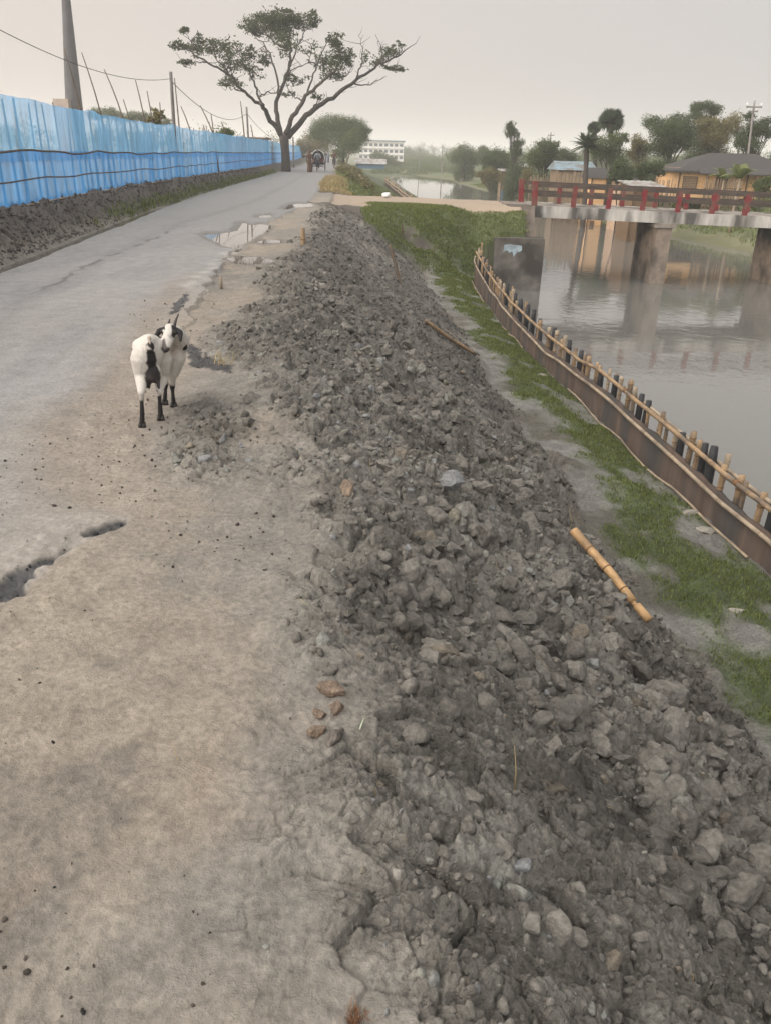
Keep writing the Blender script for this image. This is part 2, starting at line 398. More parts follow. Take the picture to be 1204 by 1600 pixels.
EDGE = I([(-4, 4.55), (3, 4.12), (7, 3.87), (8, 3.74), (10.2, 3.50), (13.3, 3.25), (16.5, 2.95), (19, 2.77), (23, 2.64), (26, 2.62), (28.8, 3.0), (29.15, 3.5), (29.4, 4.7), (35.5, 4.7), (38, 4.2), (60, 3.3), (82, 2.8), (110, 1.2), (140, -0.2), (165, -0.8), (176, -0.8), (182, 6.0), (240, -3.0), (300, -14), (4000, -370)])
SHORE = I([(-20, 25), (20, 22), (30, 20.8), (42, 19.4), (52, 17.5), (87, 13.5), (112, 12.3), (150, 10.5), (165, 10.8), (176, 10.0), (182, 6.2), (240, -3.0), (300, -14), (4000, -370)])
WATER_Z = -2.75

PUDDLES = [[PZ(x, y, 0) for x, y in P] for P in (
    [(316, 366), (340, 378), (356, 386), (372, 389), (386, 377), (412, 364), (424, 353), (408, 349), (392, 352), (380, 347), (372, 360), (345, 364)],
    [(354, 402), (362, 408), (385, 413), (412, 412), (428, 408), (412, 402), (380, 400)],
    [(398, 377), (412, 380), (440, 379), (438, 375), (415, 374)],
    [(443, 328), (455, 325), (480, 323), (505, 321), (498, 318), (470, 317), (452, 320)],
    [(404, 341), (424, 339), (420, 335), (408, 336)],
)]
MUDPATCH = [[PZ(x, y, 0) for x, y in P] for P in (
    [(250, 690), (262, 640), (320, 615), (400, 630), (400, 690), (395, 750), (330, 760), (285, 740)],
    [(292, 540), (330, 515), (395, 475), (470, 440), (470, 560), (420, 590), (372, 580), (330, 565)],
    [(395, 470), (405, 420), (470, 390), (500, 430), (480, 520), (420, 520)],
)]
ROUGH_ASPH = [[PZ(x, y, 0) for x, y in P] for P in (
    [(-30, 930), (0, 912), (60, 878), (115, 850), (150, 829), (205, 806), (203, 815), (152, 836), (118, 855), (72, 884), (56, 908), (40, 930), (-30, 950)],
    [(283, 536), (300, 536), (330, 556), (368, 572), (360, 582), (325, 572), (300, 566)],
    [(262, 500), (272, 478), (292, 462), (298, 470), (280, 490)],
)]

def clods(x, y, s, k, warp=0.35, el=1.0):
    """height of broken earth lumps about s across, in metres, and how deep in a crack a point is"""
    wx = fbm(x / s * 0.9, y / s * 0.9, 3, k + 50) * warp; wy = fbm(x / s * 0.9 + 9.2, y / s * 0.9 + 4.1, 4, k + 60, 0.6) * warp
    f1, f2, dx, dy, a, b, c = voronoi(x / s + wx, y / s * el + wy, k)
    gap = f2 - f1
    crack = 1 - sstep(0.0, 0.13, gap)
    dome = 1 - np.clip(f1 / 0.75, 0, 1) ** 2
    h = (c ** 1.3) * 0.40 + dome * 0.10 + (dx * (a - 0.5) + dy * (b - 0.5)) * 1.9 - crack * 0.34
    return h * s, crack, c

def fields(x, y, detail=True):
    """heights and surface fields of the whole ground at points x, y"""
    F = {}
    x = np.asarray(x, dtype=float); y = np.asarray(y, dtype=float)
    cr, toe, edge, shore = CREST(y), TOE(y), EDGE(y), SHORE(y)
    rr, rl, fe = ROAD_R(y), ROAD_L(y), FENCE(y)
    far = sstep(36, 40, y)
    big = fbm(x * 0.35, y * 0.35, 3, 5)
    # slope to the right of the crest
    jit = vnoise(y * 0.7, x * 0 + 3.3, 9) * 0.12 + vnoise(y * 2.1, x * 0 + 1.3, 19) * 0.05
    t = (x - cr - jit) / np.maximum(toe - cr, 0.3)
    toe_z = np.interp(y, [-4, 20, 27, 38, 60, 4000], [-2.0, -2.0, -1.95, -2.2, -2.5, -2.6])
    prof = np.where(t < 0, 0, np.where(t < 1, np.clip(t, 0, 1) ** 1.12 * (1 - 0.0 * t), 1 + (t - 1) * 0.05))
    # rounded shoulder at the crest, foot easing into the flat
    prof = np.where((t > 0) & (t < 1), np.clip(t, 0, 1) ** 1.25 * 0.9 + 0.1 * sstep(0, 1, t), prof)
    z = toe_z * prof
    z = np.maximum(z, toe_z - 0.22 - 0.0 * x)
    z = z - 0.16 * (1 - sstep(0.05, 0.9, edge - x)) * (y < 27) * (x > toe)
    # canal bed
    w = sstep(0, 0.35 + 1.5 * far, x - edge)
    z = z * (1 - w) + (-3.5) * w
    # crossing with the grassy hump in front
    rx_ = sstep(0.8, 3.2, x)
    ramp = sstep(0, 1, (y + 0.35 * big - 25.2 - 1.9 * rx_) / (4.4 - 0.4 * rx_)) * (1 - sstep(35.2, 38.5, y))
    cross = -0.07 - 0.012 * np.clip(x, 0, 30)
    step_z = np.where(ramp > 0, cross * ramp + z * (1 - ramp), z)
    z = np.where((x > cr) & (x < edge), step_z, z)
    z = np.where((x > cr) & (x < edge) & (y > 31.1) & (y < 35.2) , np.maximum(z, cross - 0.02), z)
    # right bank
    s = x - shore
    rb = np.where(s < -1.5, -3.5, np.interp(s, [-1.5, 0, 2.5, 5.5, 9, 60], [-3.5, -2.73, -1.9, -0.95, -0.65, -0.5]))
    rbf = np.where(s < -1.5, -3.5, np.interp(s, [-1.5, 0, 3, 9, 24, 60], [-3.5, -2.73, -2.45, -2.05, -1.3, -0.7]))
    fr = sstep(55, 90, y); rb = rb * (1 - fr) + rbf * fr
    z = np.where(s > -1.5, np.maximum(rb, -3.5), z)
    # left side: wet ditch, bank of spoil, fence line, field
    u = rl - x
    width = np.maximum(rl - fe, 0.5)
    lb = np.interp(u / width, [0, 0.14, 0.34, 0.50, 0.80, 1.0, 1.25, 2.4], [0.0, -0.12, -0.12, 0.02, 0.42, 0.5, 0.46, 0.15])
    lb = np.where(u > 2.4 * width, 0.15, lb)
    z = np.where(u > 0, lb, z)
    # zones
    road = sstep(-0.02, 0.02, (rr + 0.05 * vnoise(y * 3.1, x * 0 + 7, 31) + 0.025 * vnoise(y * 11, x * 0 + 2, 33) - x)) * sstep(-0.05, 0.05, x - rl - 0.05 * vnoise(y * 1.7, x * 0 + 5, 35))
    F['road'] = road
    slope = sstep(-0.10, 0.06, t + 0.08 * fbm(x * 3, y * 3, 3, 77)) * (1 - sstep(0.90, 1.06, t + 0.12 * fbm(x * 1.7, y * 1.7, 4, 78)))
    slope = np.where(x > edge + 0.2, 0, slope) * (1 - ramp)
    mud = np.zeros_like(x)
    for P in MUDPATCH:
        mud = np.maximum(mud, 1 - sstep(-0.25, 0.12, inpoly(x, y, P) + 0.18 * fbm(x * 2.5, y * 2.5, 3, 91)))
    mud = np.where(t < 0.3, mud, 0) * (1 - road * 0.8)
    clod = np.maximum(slope, mud * 0.75)
    bank = sstep(0.42, 0.62, u / width) * (1 - sstep(1.15, 1.5, u / width)) * (u > 0)
    flat = sstep(0.92, 1.05, t + 0.10 * fbm(x * 1.7, y * 1.7, 4, 78)) * (x < edge + 0.3) * (1 - sstep(0, 1.0, ramp * 2))
    # grass: patches on the flat strip, the hump, the banks
    gp = fbm(x * 1.1, y * 1.1, 4, 41)
    dist_toe = x - toe
    gst = sstep(0.22, 0.62, dist_toe + 0.45 * gp + 0.18 * fbm(x * 5, y * 5, 3, 43)) * (x < edge - 0.05) * (y < 28.5)
    bare = np.exp(-(((x - 3.40) / 0.35) ** 2 + ((y - 7.6) / 0.7) ** 2)) + 0.9 * np.exp(-(((x - 3.05) / 0.3) ** 2 + ((y - 5.6) / 0.45) ** 2)) + 0.5 * np.exp(-(((x - 2.6) / 0.25) ** 2 + ((y - 9.5) / 1.2) ** 2))
    gst = gst * (1 - sstep(0.35, 0.75, bare + 0.3 * gp)) * (1 - 0.8 * sstep(0.18, 0.5, fbm(x * 1.9 + 5, y * 1.5, 4, 49)))
    hump = sstep(0.03, 0.30, ramp + 0.15 * gp) * (y < 30.3 + 0.25 * big) * (x > TOE(y) - 1.9 + 0.6 * gp) * (x < edge)
    cut = np.exp(-((y - 26.9 - 0.35 * np.clip(x, 0, 4) - 0.4 * big) / 0.50) ** 2) * sstep(-0.3, 0.6, x) * (1 - sstep(3.4, 4.0, x))   # eroded bare face
    cut = cut * sstep(-0.35, 0.25, fbm(x * 1.6, y * 1.6, 4, 88))
    hump = hump * (1 - 0.95 * sstep(0.28, 0.62, 0.8 * cut + 0.55 * fbm(x * 1.7, y * 2.6, 4, 89)))
    lbg = sstep(0.30, 0.50, u / width) * (1 - sstep(0.5, 0.72, u / width)) * (u > 0) * sstep(17, 22, y + 3 * gp)
    rbg = sstep(0.4, 1.5, s + 0.8 * gp) * (1 - 0.30 * sstep(0.25, 0.6, fbm(x * 0.3, y * 0.3, 3, 47)))
    fl = sstep(38, 41, y) * (x > cr + 0.1) * (x < edge) * sstep(-0.3, 0.25, gp + 0.35 * sstep(45, 60, y) + 0.3 * t)
    field = (u > 1.3 * width) * 0.6
    F['grass'] = np.clip(np.maximum.reduce([gst, hump, lbg * 0.6, rbg, fl * 0.9, field]), 0, 1)
    F.update(t=t, clod=clod, slope=slope, mud=mud, bank=bank, flat=flat, ramp=ramp, u=u, width=width, s=s, edge=edge, toe=toe, cr=cr, cut=cut, far=far)
    pud = np.full(x.shape, 9.0)
    for P in PUDDLES:
        pud = np.minimum(pud, inpoly(x, y, P))
    F['pud'] = pud
    asph = np.zeros_like(x)
    for P in ROUGH_ASPH:
        asph = np.maximum(asph, 1 - sstep(-0.012, 0.012, inpoly(x, y, P) + 0.010 + 0.045 * fbm(x * 11, y * 11, 3, 93)))
    F['asph'] = asph
    F['cellv'] = np.zeros_like(x); F['crack'] = np.zeros_like(x)
    if not detail:
        F['z'] = z; return F
    # ---- small relief
    nearw = 1 - sstep(14, 40, y)
    lm = sstep(-0.2, 0.5, fbm(x * 1.1, y * 1.1, 3, 10))
    sand_h = 0.020 * big + 0.020 * fbm(x * 1.9, y * 1.9, 4, 11) + (0.006 + 0.012 * lm) * fbm(x * 8, y * 8, 4, 12) + (0.003 + 0.004 * lm) * fbm(x * 30, y * 30, 3, 13)
    sand_h += 0.010 * sstep(0.25, 0.5, fbm(x * 5 + 3, y * 5, 4, 14)) * lm
    rut = -0.02 * np.exp(-((x - rr - 0.25) / 0.16) ** 2) * sstep(3.6, 4.4, y)
    road_h = 0.030 + 0.010 * big + 0.004 * fbm(x * 5, y * 5, 3, 15) + 0.0016 * fbm(x * 40, y * 40, 2, 16)
    road_h = road_h * sstep(0, 0.03, road) * (1 - (1 - sstep(6.5, 9.0, y)) * sstep(-0.55, -0.02, x - rr))
    # slope lumps in three sizes; the slabs close by are bigger, the far slope finer
    nearb = 1 - sstep(1.6, 3.2, y + 0.6 * big)
    fine = sstep(8, 15, y + 1.5 * big)
    up = np.exp(-((t - 0.10) / 0.16) ** 2)
    rough = fbm(x * 0.9, y * 0.9, 3, 21)
    ha, ca, va = clods(0.72 * x + 0.2 * y, y, 0.33, 101, 0.45, 0.95)
    hb, cb, vb = clods(0.68 * x - 0.1 * y, y, 0.145, 131, 0.40, 1.0)
    hc, cc, vc = clods(0.75 * x, y, 0.066, 161, 0.35)
    hd, cd, vd = clods(x, y, 0.028, 191, 0.3)
    wa = np.clip(0.50 + 0.5 * rough, 0.15, 1) * (1 - 0.75 * fine) * sstep(0.12, 0.5, t)
    wb = (0.75 + 0.35 * fbm(x * 1.3, y * 1.3, 2, 23)) * (1 - 0.55 * fine) * (1 - 0.45 * nearb)
    wc = (0.65 + 0.35 * rough) * (1 - 0.35 * nearb) * (1 - 0.3 * fine)
    lump = 0.95 * ha * wa + 1.1 * hb * wb + 0.75 * hc * wc + 0.55 * hd + 0.016 * (1 - np.abs(fbm(x * 7, y * 7, 4, 28, 0.6)) * 2.2)
    lump += 0.05 * fbm(x * 2.6, y * 2.6, 4, 25) + 0.008 * fbm(x * 22, y * 22, 4, 27, 0.6)
    # a scarp and hollows on the slope
    lump += -0.16 * np.exp(-(((x - 0.55) / 0.30) ** 2 + ((y - 3.55) / 0.35) ** 2)) + 0.10 * np.exp(-(((x - 0.25) / 0.3) ** 2 + ((y - 4.5) / 0.4) ** 2))
    lump += 0.10 * np.exp(-(((x - 1.35) / 0.4) ** 2 + ((y - 7.6) / 0.6) ** 2))
    crackm = np.maximum(ca * np.clip(wa * 1.2, 0, 1), np.maximum(cb * 0.8 * wb, cc * 0.5 * wc))
    mud_h = 0.5 * hb * 0.7 + 0.6 * hc + 0.4 * hd + 0.02 * fbm(x * 6, y * 6, 4, 29) + 0.01
    stream = 0.10 * fbm((x + 0.1 * y) * 2.2, y * 0.8, 3, 71)
    zz = z + sand_h + rut * (1 - clod)
    soft = np.clip(slope, 0, 1)
    zz = zz + soft * (lump + stream * 0.3 * fine) + (mud * (1 - soft)) * mud_h * 0.8
    zz = zz + bank * (0.9 * hb + 0.6 * hc + 0.05 * fbm(x * 3, y * 1.2, 3, 73)) * (1 - 0.5 * sstep(30, 60, y))
    zz = zz + F['flat'] * (0.05 * fbm(x * 2.2, y * 2.2, 4, 75) + 0.02 * fbm(x * 8, y * 8, 3, 76)) * (1 - w)
    zz = zz + np.where((ramp > 0.02) & (x > cr) & (x < edge), 0.10 * fbm(x * 1.4, y * 1.4, 4, 79) * (1 - sstep(0.9, 1.0, ramp)) - 0.28 * cut, 0)
    zz = np.where(road > 0.5, z + road_h + sand_h * (1 - sstep(6.5, 9.0, y)) * sstep(-0.55, -0.02, x - rr), zz)
    # broken asphalt lip
    zz = zz + asph * (0.010 * (1 - road) + 0.25 * hc + 0.35 * hd) * 0.5
    zz = zz - 0.022 * asph * (y < 4) + 0.012 * np.exp(-((x - rr + 0.14) / 0.10) ** 2) * sstep(1.0, 2.4, y) * (1 - sstep(3.2, 3.5, y))
    zz = np.where(pud < 0.6, np.minimum(zz, np.maximum(zz, 0.012) * 0 + np.where(pud < 0, -0.020, zz)) , zz)
    zz = np.where((pud >= 0) & (pud < 0.25), zz * sstep(0, 0.25, pud) + (-0.004) * (1 - sstep(0, 0.25, pud)) + 0.012 * fbm(x * 6, y * 6, 3, 97), zz)
    # straight joint cracks in the near slabs
    F['crack'] = crackm * soft + 0.6 * mud * cc * (1 - soft)
    F['cellv'] = 0.5 * va + 0.3 * vb + 0.2 * vc
    F['z'] = zz
    return F

def build_ground():
    ys = [-2.5]
    while ys[-1] < 2400:
        y = ys[-1]
        if y < 0.45: d = 0.06
        elif y < 1.2: d = 0.0040
        elif y < 24: d = 0.0033 * y
        elif y < 60: d = 0.0065 * y
        elif y < 260: d = 0.016 * y
        else: d = 0.06 * y
        ys.append(y + d)
    ys = np.array(ys)
    us = np.concatenate([np.linspace(-1.2, -0.64, 40, endpoint=False), np.linspace(-0.64, 0.60, 600, endpoint=False), np.linspace(0.60, 1.2, 44)])
    wy = np.where(ys < 0.6, 1.1, ys + 0.5)
    X = us[None, :] * wy[:, None] + np.interp(ys, [0, 10, 30], [0, 0.0, 0.0])[:, None]
    Y = np.repeat(ys[:, None], len(us), 1)
    sh = X.shape
    x, y = X.ravel(), Y.ravel()
    F = fields(x, y)
    z = F['z']
    # ---- tints: what the surface is made of
    g1 = fbm(x * 1.3, y * 1.3, 5, 201); g2 = fbm(x * 4.7, y * 4.7, 4, 207); g3 = fbm(x * 0.45, y * 0.45, 3, 211)
    def C(r, g, b): return np.array([r, g, b])[None, :]
    def mix(a, b, f): return a + (b - a) * f[:, None]
    sandc = C(0.274, 0.235, 0.190) * (1 + 0.20 * g1 + 0.10 * g2)[:, None]
    sandc = mix(sandc, C(0.165, 0.157, 0.143), sstep(0.10, 0.55, g3 + 0.6 * g1) * 0.75)
    sandc = mix(sandc, C(0.13, 0.118, 0.105), sstep(0.22, 0.42, fbm(x * 2.3 + 4, y * 1.6, 5, 241, 0.6)) * 0.45)          # greyer damp silt
    sandc = mix(sandc, C(0.30, 0.24, 0.19), sstep(0.25, 0.6, -g2) * 0.35)
    # greyer towards the crest close to the camera
    sandc = mix(sandc, C(0.185, 0.172, 0.152), sstep(-0.45, 0.05, F['t'] * 1.0 + 0.45 * g1) * (F['t'] < 0.2) * 0.85)
    clodc = C(0.192, 0.178, 0.156) * (1 + 0.95 * (F['cellv'] - 0.5) + 0.25 * g2)[:, None]
    clodc = mix(clodc, C(0.29, 0.28, 0.25), sstep(0.12, 0.5, fbm(x * 3.1, y * 4.3, 4, 231)) * sstep(0.35, 0.75, F['cellv']) * 0.75)
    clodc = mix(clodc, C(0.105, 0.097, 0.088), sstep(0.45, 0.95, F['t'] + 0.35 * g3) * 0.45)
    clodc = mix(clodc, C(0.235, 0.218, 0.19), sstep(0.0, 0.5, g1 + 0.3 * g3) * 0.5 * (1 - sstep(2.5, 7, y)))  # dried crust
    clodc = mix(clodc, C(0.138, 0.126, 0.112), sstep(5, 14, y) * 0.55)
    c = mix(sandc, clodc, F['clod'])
    c = c * (1 + F['clod'] * (0.34 * fbm(x * 1.0, y * 1.0, 3, 251) + 0.20 * fbm(x * 6, y * 6, 3, 253)))[:, None]
    siltc = C(0.205, 0.198, 0.180) * (1 + 0.22 * g2)[:, None]
    siltc = mix(siltc, C(0.125, 0.115, 0.095), sstep(0.0, 0.4, -g1))
    c = mix(c, siltc, F['flat'])
    lside = (F['u'] > 0).astype(float)
    ditch = C(0.20, 0.183, 0.155) * (1 + 0.2 * g2)[:, None]
    c = mix(c, ditch, lside * (1 - sstep(0.4, 0.6, F['u'] / F['width'])))
    c = mix(c, C(0.115, 0.103, 0.092) * (1 + 0.4 * (F['cellv'] - 0.3))[:, None], F['bank'])
    c = mix(c, C(0.30, 0.235, 0.175), ((F['ramp'] > 0.9) & (x > F['cr']) & (F['s'] < -1.5)).astype(float) * 0.8)     # earth track
    c = mix(c, C(0.09, 0.078, 0.066), np.clip(F['ramp'] * 3, 0, 1) * (F['ramp'] < 0.9) * (1 - F['grass']))
    c = mix(c, C(0.112, 0.112, 0.062), (F['s'] > -1.5).astype(float) * (1 - F['grass']))
    c = mix(c, C(0.070, 0.096, 0.032) * (1 + 0.35 * g2 + 0.3 * g1)[:, None], F['grass'] * np.where(F['t'] > 0.9, 0.85, 0.75))
    asphc = C(0.232, 0.223, 0.216) * (1 + 0.13 * fbm(x * 2.0 - y * 0.2, y * 0.55, 5, 221) + 0.07 * g2 + 0.10 * fbm(x * 14, y * 5, 3, 223))[:, None]
    asphc = mix(asphc, C(0.285, 0.262, 0.245), sstep(0.0, 0.5, fbm(x * 0.9, y * 0.35, 3, 225)) * 0.5 * (1 - sstep(10, 18, y)))
    rr = ROAD_R(y)
    drift = sstep(-0.95, -0.05, (x - rr) + 0.35 * g1 + 0.15 * g2) * (1 - sstep(7, 13, y))        # sand drifted over the edge
    asphc = mix(asphc, C(0.275, 0.245, 0.208), drift * 0.70)
    asphc = mix(asphc, C(0.185, 0.182, 0.178), sstep(9, 24, y) * 0.7)
    asphc = mix(asphc, C(0.215, 0.180, 0.150) * (1 + 0.15 * g2)[:, None], np.exp(-((x - rr + 0.30 + 0.08 * vnoise(y * 1.3, y * 0, 501)) / 0.13) ** 2) * sstep(3.0, 4.0, y) * (1 - sstep(9, 12, y)) * 0.65)
    asphc = asphc * (1 - 0.12 * np.exp(-((x - rr + 1.75 + 0.05 * vnoise(y * 0.8, y * 0, 503)) / 0.16) ** 2))[:, None]
    c = mix(c, asphc, F['road'])
    edgeb = np.exp(-((x - rr) / 0.30) ** 2) * sstep(3.15, 3.5, y) * (1 - sstep(7.0, 9.5, y))
    c = mix(c, C(0.265, 0.228, 0.188) * (1 + 0.16 * g1 + 0.10 * g2)[:, None], edgeb * (1 - F['mud']))
    # the dark crack line along the carriageway
    cl = np.exp(-((x - (-3.55 - 0.05 * y + 0.15 * vnoise(y * 0.9, y * 0, 301) + 0.05 * vnoise(y * 4, y * 0, 303))) / 0.035) ** 2) * sstep(8.5, 10, y) * (1 - sstep(16, 19, y)) * sstep(-0.2, 0.3, vnoise(y * 2.2, y * 0 + 3, 305) + 0.3)
    c = mix(c, C(0.08, 0.075, 0.07), cl * 0.75)
    c = mix(c, C(0.055, 0.055, 0.058) * (1 + 0.4 * g2)[:, None], F['asph'] * 0.92)
    wet = (1 - sstep(0.0, 0.22, F['pud'] + 0.10 * g2))
    c = mix(c, C(0.11, 0.098, 0.083), wet * 0.75)
    streak = np.exp(-((x - np.interp(y, [9.5, 12.0, 15.5], [-2.42, -2.62, -2.78]) - 0.06 * vnoise(y * 3, y * 0, 401)) / 0.10) ** 2) * sstep(9.3, 10, y) * (1 - sstep(15, 16.5, y))
    c = mix(c, C(0.36, 0.34, 0.31), streak * 0.55 * sstep(-0.3, 0.3, g2))
    c = np.clip(c, 0.02, 0.6)
    gloss = np.clip(wet * 0.8 + streak * 0.5 + 0.20 * F['flat'] * sstep(0, 0.4, -g1) + 0.22 * lside * (F['u'] / F['width'] < 0.5), 0, 1)
    grain = np.clip(0.45 + 0.3 * F['clod'] - 0.12 * F['road'] * (1 - edgeb) - 0.12 * edgeb * (1 - F['road']) * 0 + 0.2 * F['flat'], 0.1, 1) * (1 - sstep(12, 40, y))
    V = np.stack([x, y, z], 1)
    nr, nc = sh
    idx = np.arange(nr * nc).reshape(nr, nc)
    Q = np.stack([idx[:-1, :-1], idx[:-1, 1:], idx[1:, 1:], idx[1:, :-1]], -1).reshape(-1, 4)
    # split into the named pieces of the setting, face by face
    road_f = F['road'][Q].mean(1) > 0.5
    t_f, s_f, u_f, y_f, x_f = F['t'][Q].mean(1), F['s'][Q].mean(1), F['u'][Q].mean(1), y[Q].mean(1), x[Q].mean(1)
    ramp_f, e_f = F['ramp'][Q].mean(1), F['edge'][Q].mean(1)
    slope_f = (t_f > 0.0) & (t_f < 0.98) & (ramp_f < 0.10) & (y_f < 36)
    lab = np.zeros(len(Q), dtype=int)                       # 0 verge
    lab[slope_f] = 1
    lab[(t_f >= 0.98) & (ramp_f < 0.10) & (y_f < 36)] = 2     # strip at the toe and canal bed
    lab[(ramp_f >= 0.10) & (t_f > 0) & (x_f < e_f + 0.5)] = 3           # crossing
    lab[(y_f >= 36) & (t_f > 0.0)] = 4
    lab[s_f > -1.5] = 5
    lab[u_f > 0] = 6
    lab[road_f] = 7
    names = {0: ('verge_ground', 'dusty sand coloured verge between the road and the mud slope'), 1: ('embankment_ground', 'steep embankment face of broken grey mud running down to the grass'),
             2: ('canal_side_ground', 'flat silty strip with grass at the foot of the mud slope'), 3: ('crossing_path', 'earth track across a grassy hump to the bridge'),
             4: ('far_bank_ground', 'green and grey canal bank beyond the crossing'), 5: ('opposite_bank_ground', 'grassy bank and village ground across the canal'),
             6: ('field_ground', 'wet roadside ditch and dark spoil bank under the blue net'), 7: ('road', 'dusty grey asphalt road running away to the left')}
    for kx, (nm, lb) in names.items():
        f = Q[lab == kx]
        if not len(f): continue
        used = np.unique(f); remap = np.full(len(V), -1, dtype=np.int64); remap[used] = np.arange(len(used))
        o = np_mesh(nm, V[used], remap[f], SOIL, None, True, c[used], {'gloss': gloss[used], 'grain': grain[used]})
        tag(o, lb, nm.split('_')[-1], None, 'structure')

build_ground()

# water sheets
def sheet(name, pts, z, mat, label, cat='water'):
    pts = np.asarray(pts)[:, :2]
    V = np.c_[pts, np.full(len(pts), z)]
    me = bpy.data.meshes.new(name); me.from_pydata(V.tolist(), [], [tuple(range(len(V)))]); me.update(); me.materials.append(mat)
    o = bpy.data.objects.new(name, me); COL.objects.link(o)
    return tag(o, label, cat, None, 'structure')
yy = np.r_[np.arange(-4, 60, 2.0), np.arange(60, 300, 8.0)]
def strip(name, xl, xr, ys, z, mat, label):
    V = np.r_[np.c_[xl, ys, np.full(len(ys), z)], np.c_[xr, ys, np.full(len(ys), z)]]; n = len(ys)
    F = np.array([(i, n + i, n + i + 1, i + 1) for i in range(n - 1)])
    o = np_mesh(name, V, F, mat); return tag(o, label, 'water', None, 'structure')
strip('canal_water', EDGE(yy) - 0.9, SHORE(yy) + 0.9, yy, WATER_Z, M['canal'], 'brown rippled canal water flowing under the bridge')
for P, lb in zip(PUDDLES, ('long bright puddle on the right edge of the road', 'flat puddle nearest the goat on the road edge', 'thin puddle beside the long bright one', 'row of shallow puddles where the track leaves the road', 'small round puddle past the long one')):
    P = np.array(P)[:, :2]; c0 = P.mean(0)
    sheet('puddle_water', c0 + (P - c0) * 1.12, -0.006, M['puddle'], lb)
dy = np.arange(6, 26, 1.0)
strip('ditch_water', ROAD_L(dy) - 0.55, ROAD_L(dy) - 0.12, dy, -0.095, M['ditch'], 'narrow strip of muddy water along the far road edge')

# ------------------------------------------------------------------ loose clods, grit, grass, straw (stuff)
def ico(sub):
    bm = bmesh.new(); bmesh.ops.create_icosphere(bm, subdivisions=sub, radius=1.0)
    bm.verts.ensure_lookup_table()
    V = np.array([v.co[:] for v in bm.verts]); F = np.array([[v.index for v in f.verts] for f in bm.faces]); bm.free()
    return V, F
def lump_shapes(sub, n, seed, cuts=14, rough=0.10):
    r = np.random.default_rng(seed); V0, F0 = ico(sub); out = []
    for i in range(n):
        V = V0.copy()
        for j in range(cuts):
            d = r.normal(size=3); d /= np.linalg.norm(d); h = r.uniform(0.46, 0.76)
            ex = np.maximum(0, V @ d - h); V -= ex[:, None] * d[None, :] * r.uniform(0.92, 1.0)
        a = fbm(V[:, 0] * 2.2 + i * 7, V[:, 1] * 2.2 + V[:, 2] * 1.7, 3, seed + i)
        b = fbm(V[:, 0] * 6 + i * 3 + V[:, 2] * 3, V[:, 1] * 6 - V[:, 2] * 4, 3, seed + 50 + i)
        V *= (1 + rough * a + rough * 0.55 * b)[:, None]
        c5 = fbm(V[:, 0] * 14 + i * 5 + V[:, 2] * 9, V[:, 1] * 14 - V[:, 2] * 8, 2, seed + 80 + i)
        V *= (1 + rough * 0.3 * c5)[:, None] * np.array([1.0, r.uniform(0.55, 0.85), r.uniform(0.5, 0.75)])
        out.append(V)
    return out, F0
def rotmats(r, n, flat=0.6):
    out = np.empty((n, 3, 3))
    for i in range(n):
        out[i] = np.array(Euler((r.normal(0, flat), r.normal(0, flat), r.uniform(0, 6.283))).to_matrix())
    return out
def scatter(name, pts, size, tint, shapes, F0, r, sink=0.25, flat=0.5, label=None, cat=None):
    n = len(pts); R = rotmats(r, n, flat); which = r.integers(0, len(shapes), n)
    nv = len(shapes[0]); V = np.empty((n, nv, 3)); S = np.stack(shapes)
    V = np.einsum('nij,nvj->nvi', R, S[which] * size[:, None, None])
    V += pts[:, None, :]; V[:, :, 2] += (size * (0.5 - sink))[:, None]
    F = (F0[None] + (np.arange(n) * nv)[:, None, None]).reshape(-1, 3)
    cols = np.repeat(tint[:, None, :], nv, 1).reshape(-1, 3)
    m = n * nv
    o = np_mesh(name, V.reshape(-1, 3), F, SOIL, None, True, cols, {'gloss': np.zeros(m), 'grain': np.full(m, 0.6)})
    return tag(o, label, cat, None, 'stuff')

def slope_points(r, n, y0, y1, thr=0.25):
    """random points on the broken earth, denser close by"""
    y = np.exp(r.uniform(math.log(y0), math.log(y1), n)); x = CREST(y) - 1.0 + r.uniform(0, 1, n) * (TOE(y) - CREST(y) + 1.3)
    F = fields(x, y); keep = (F['clod'] > r.uniform(thr, 1.0, n)) & (F['road'] < 0.5) & (F['pud'] > 0.1)
    return np.stack([x, y, F['z']], 1)[keep], F['slope'][keep], F['cellv'][keep], F['t'][keep]

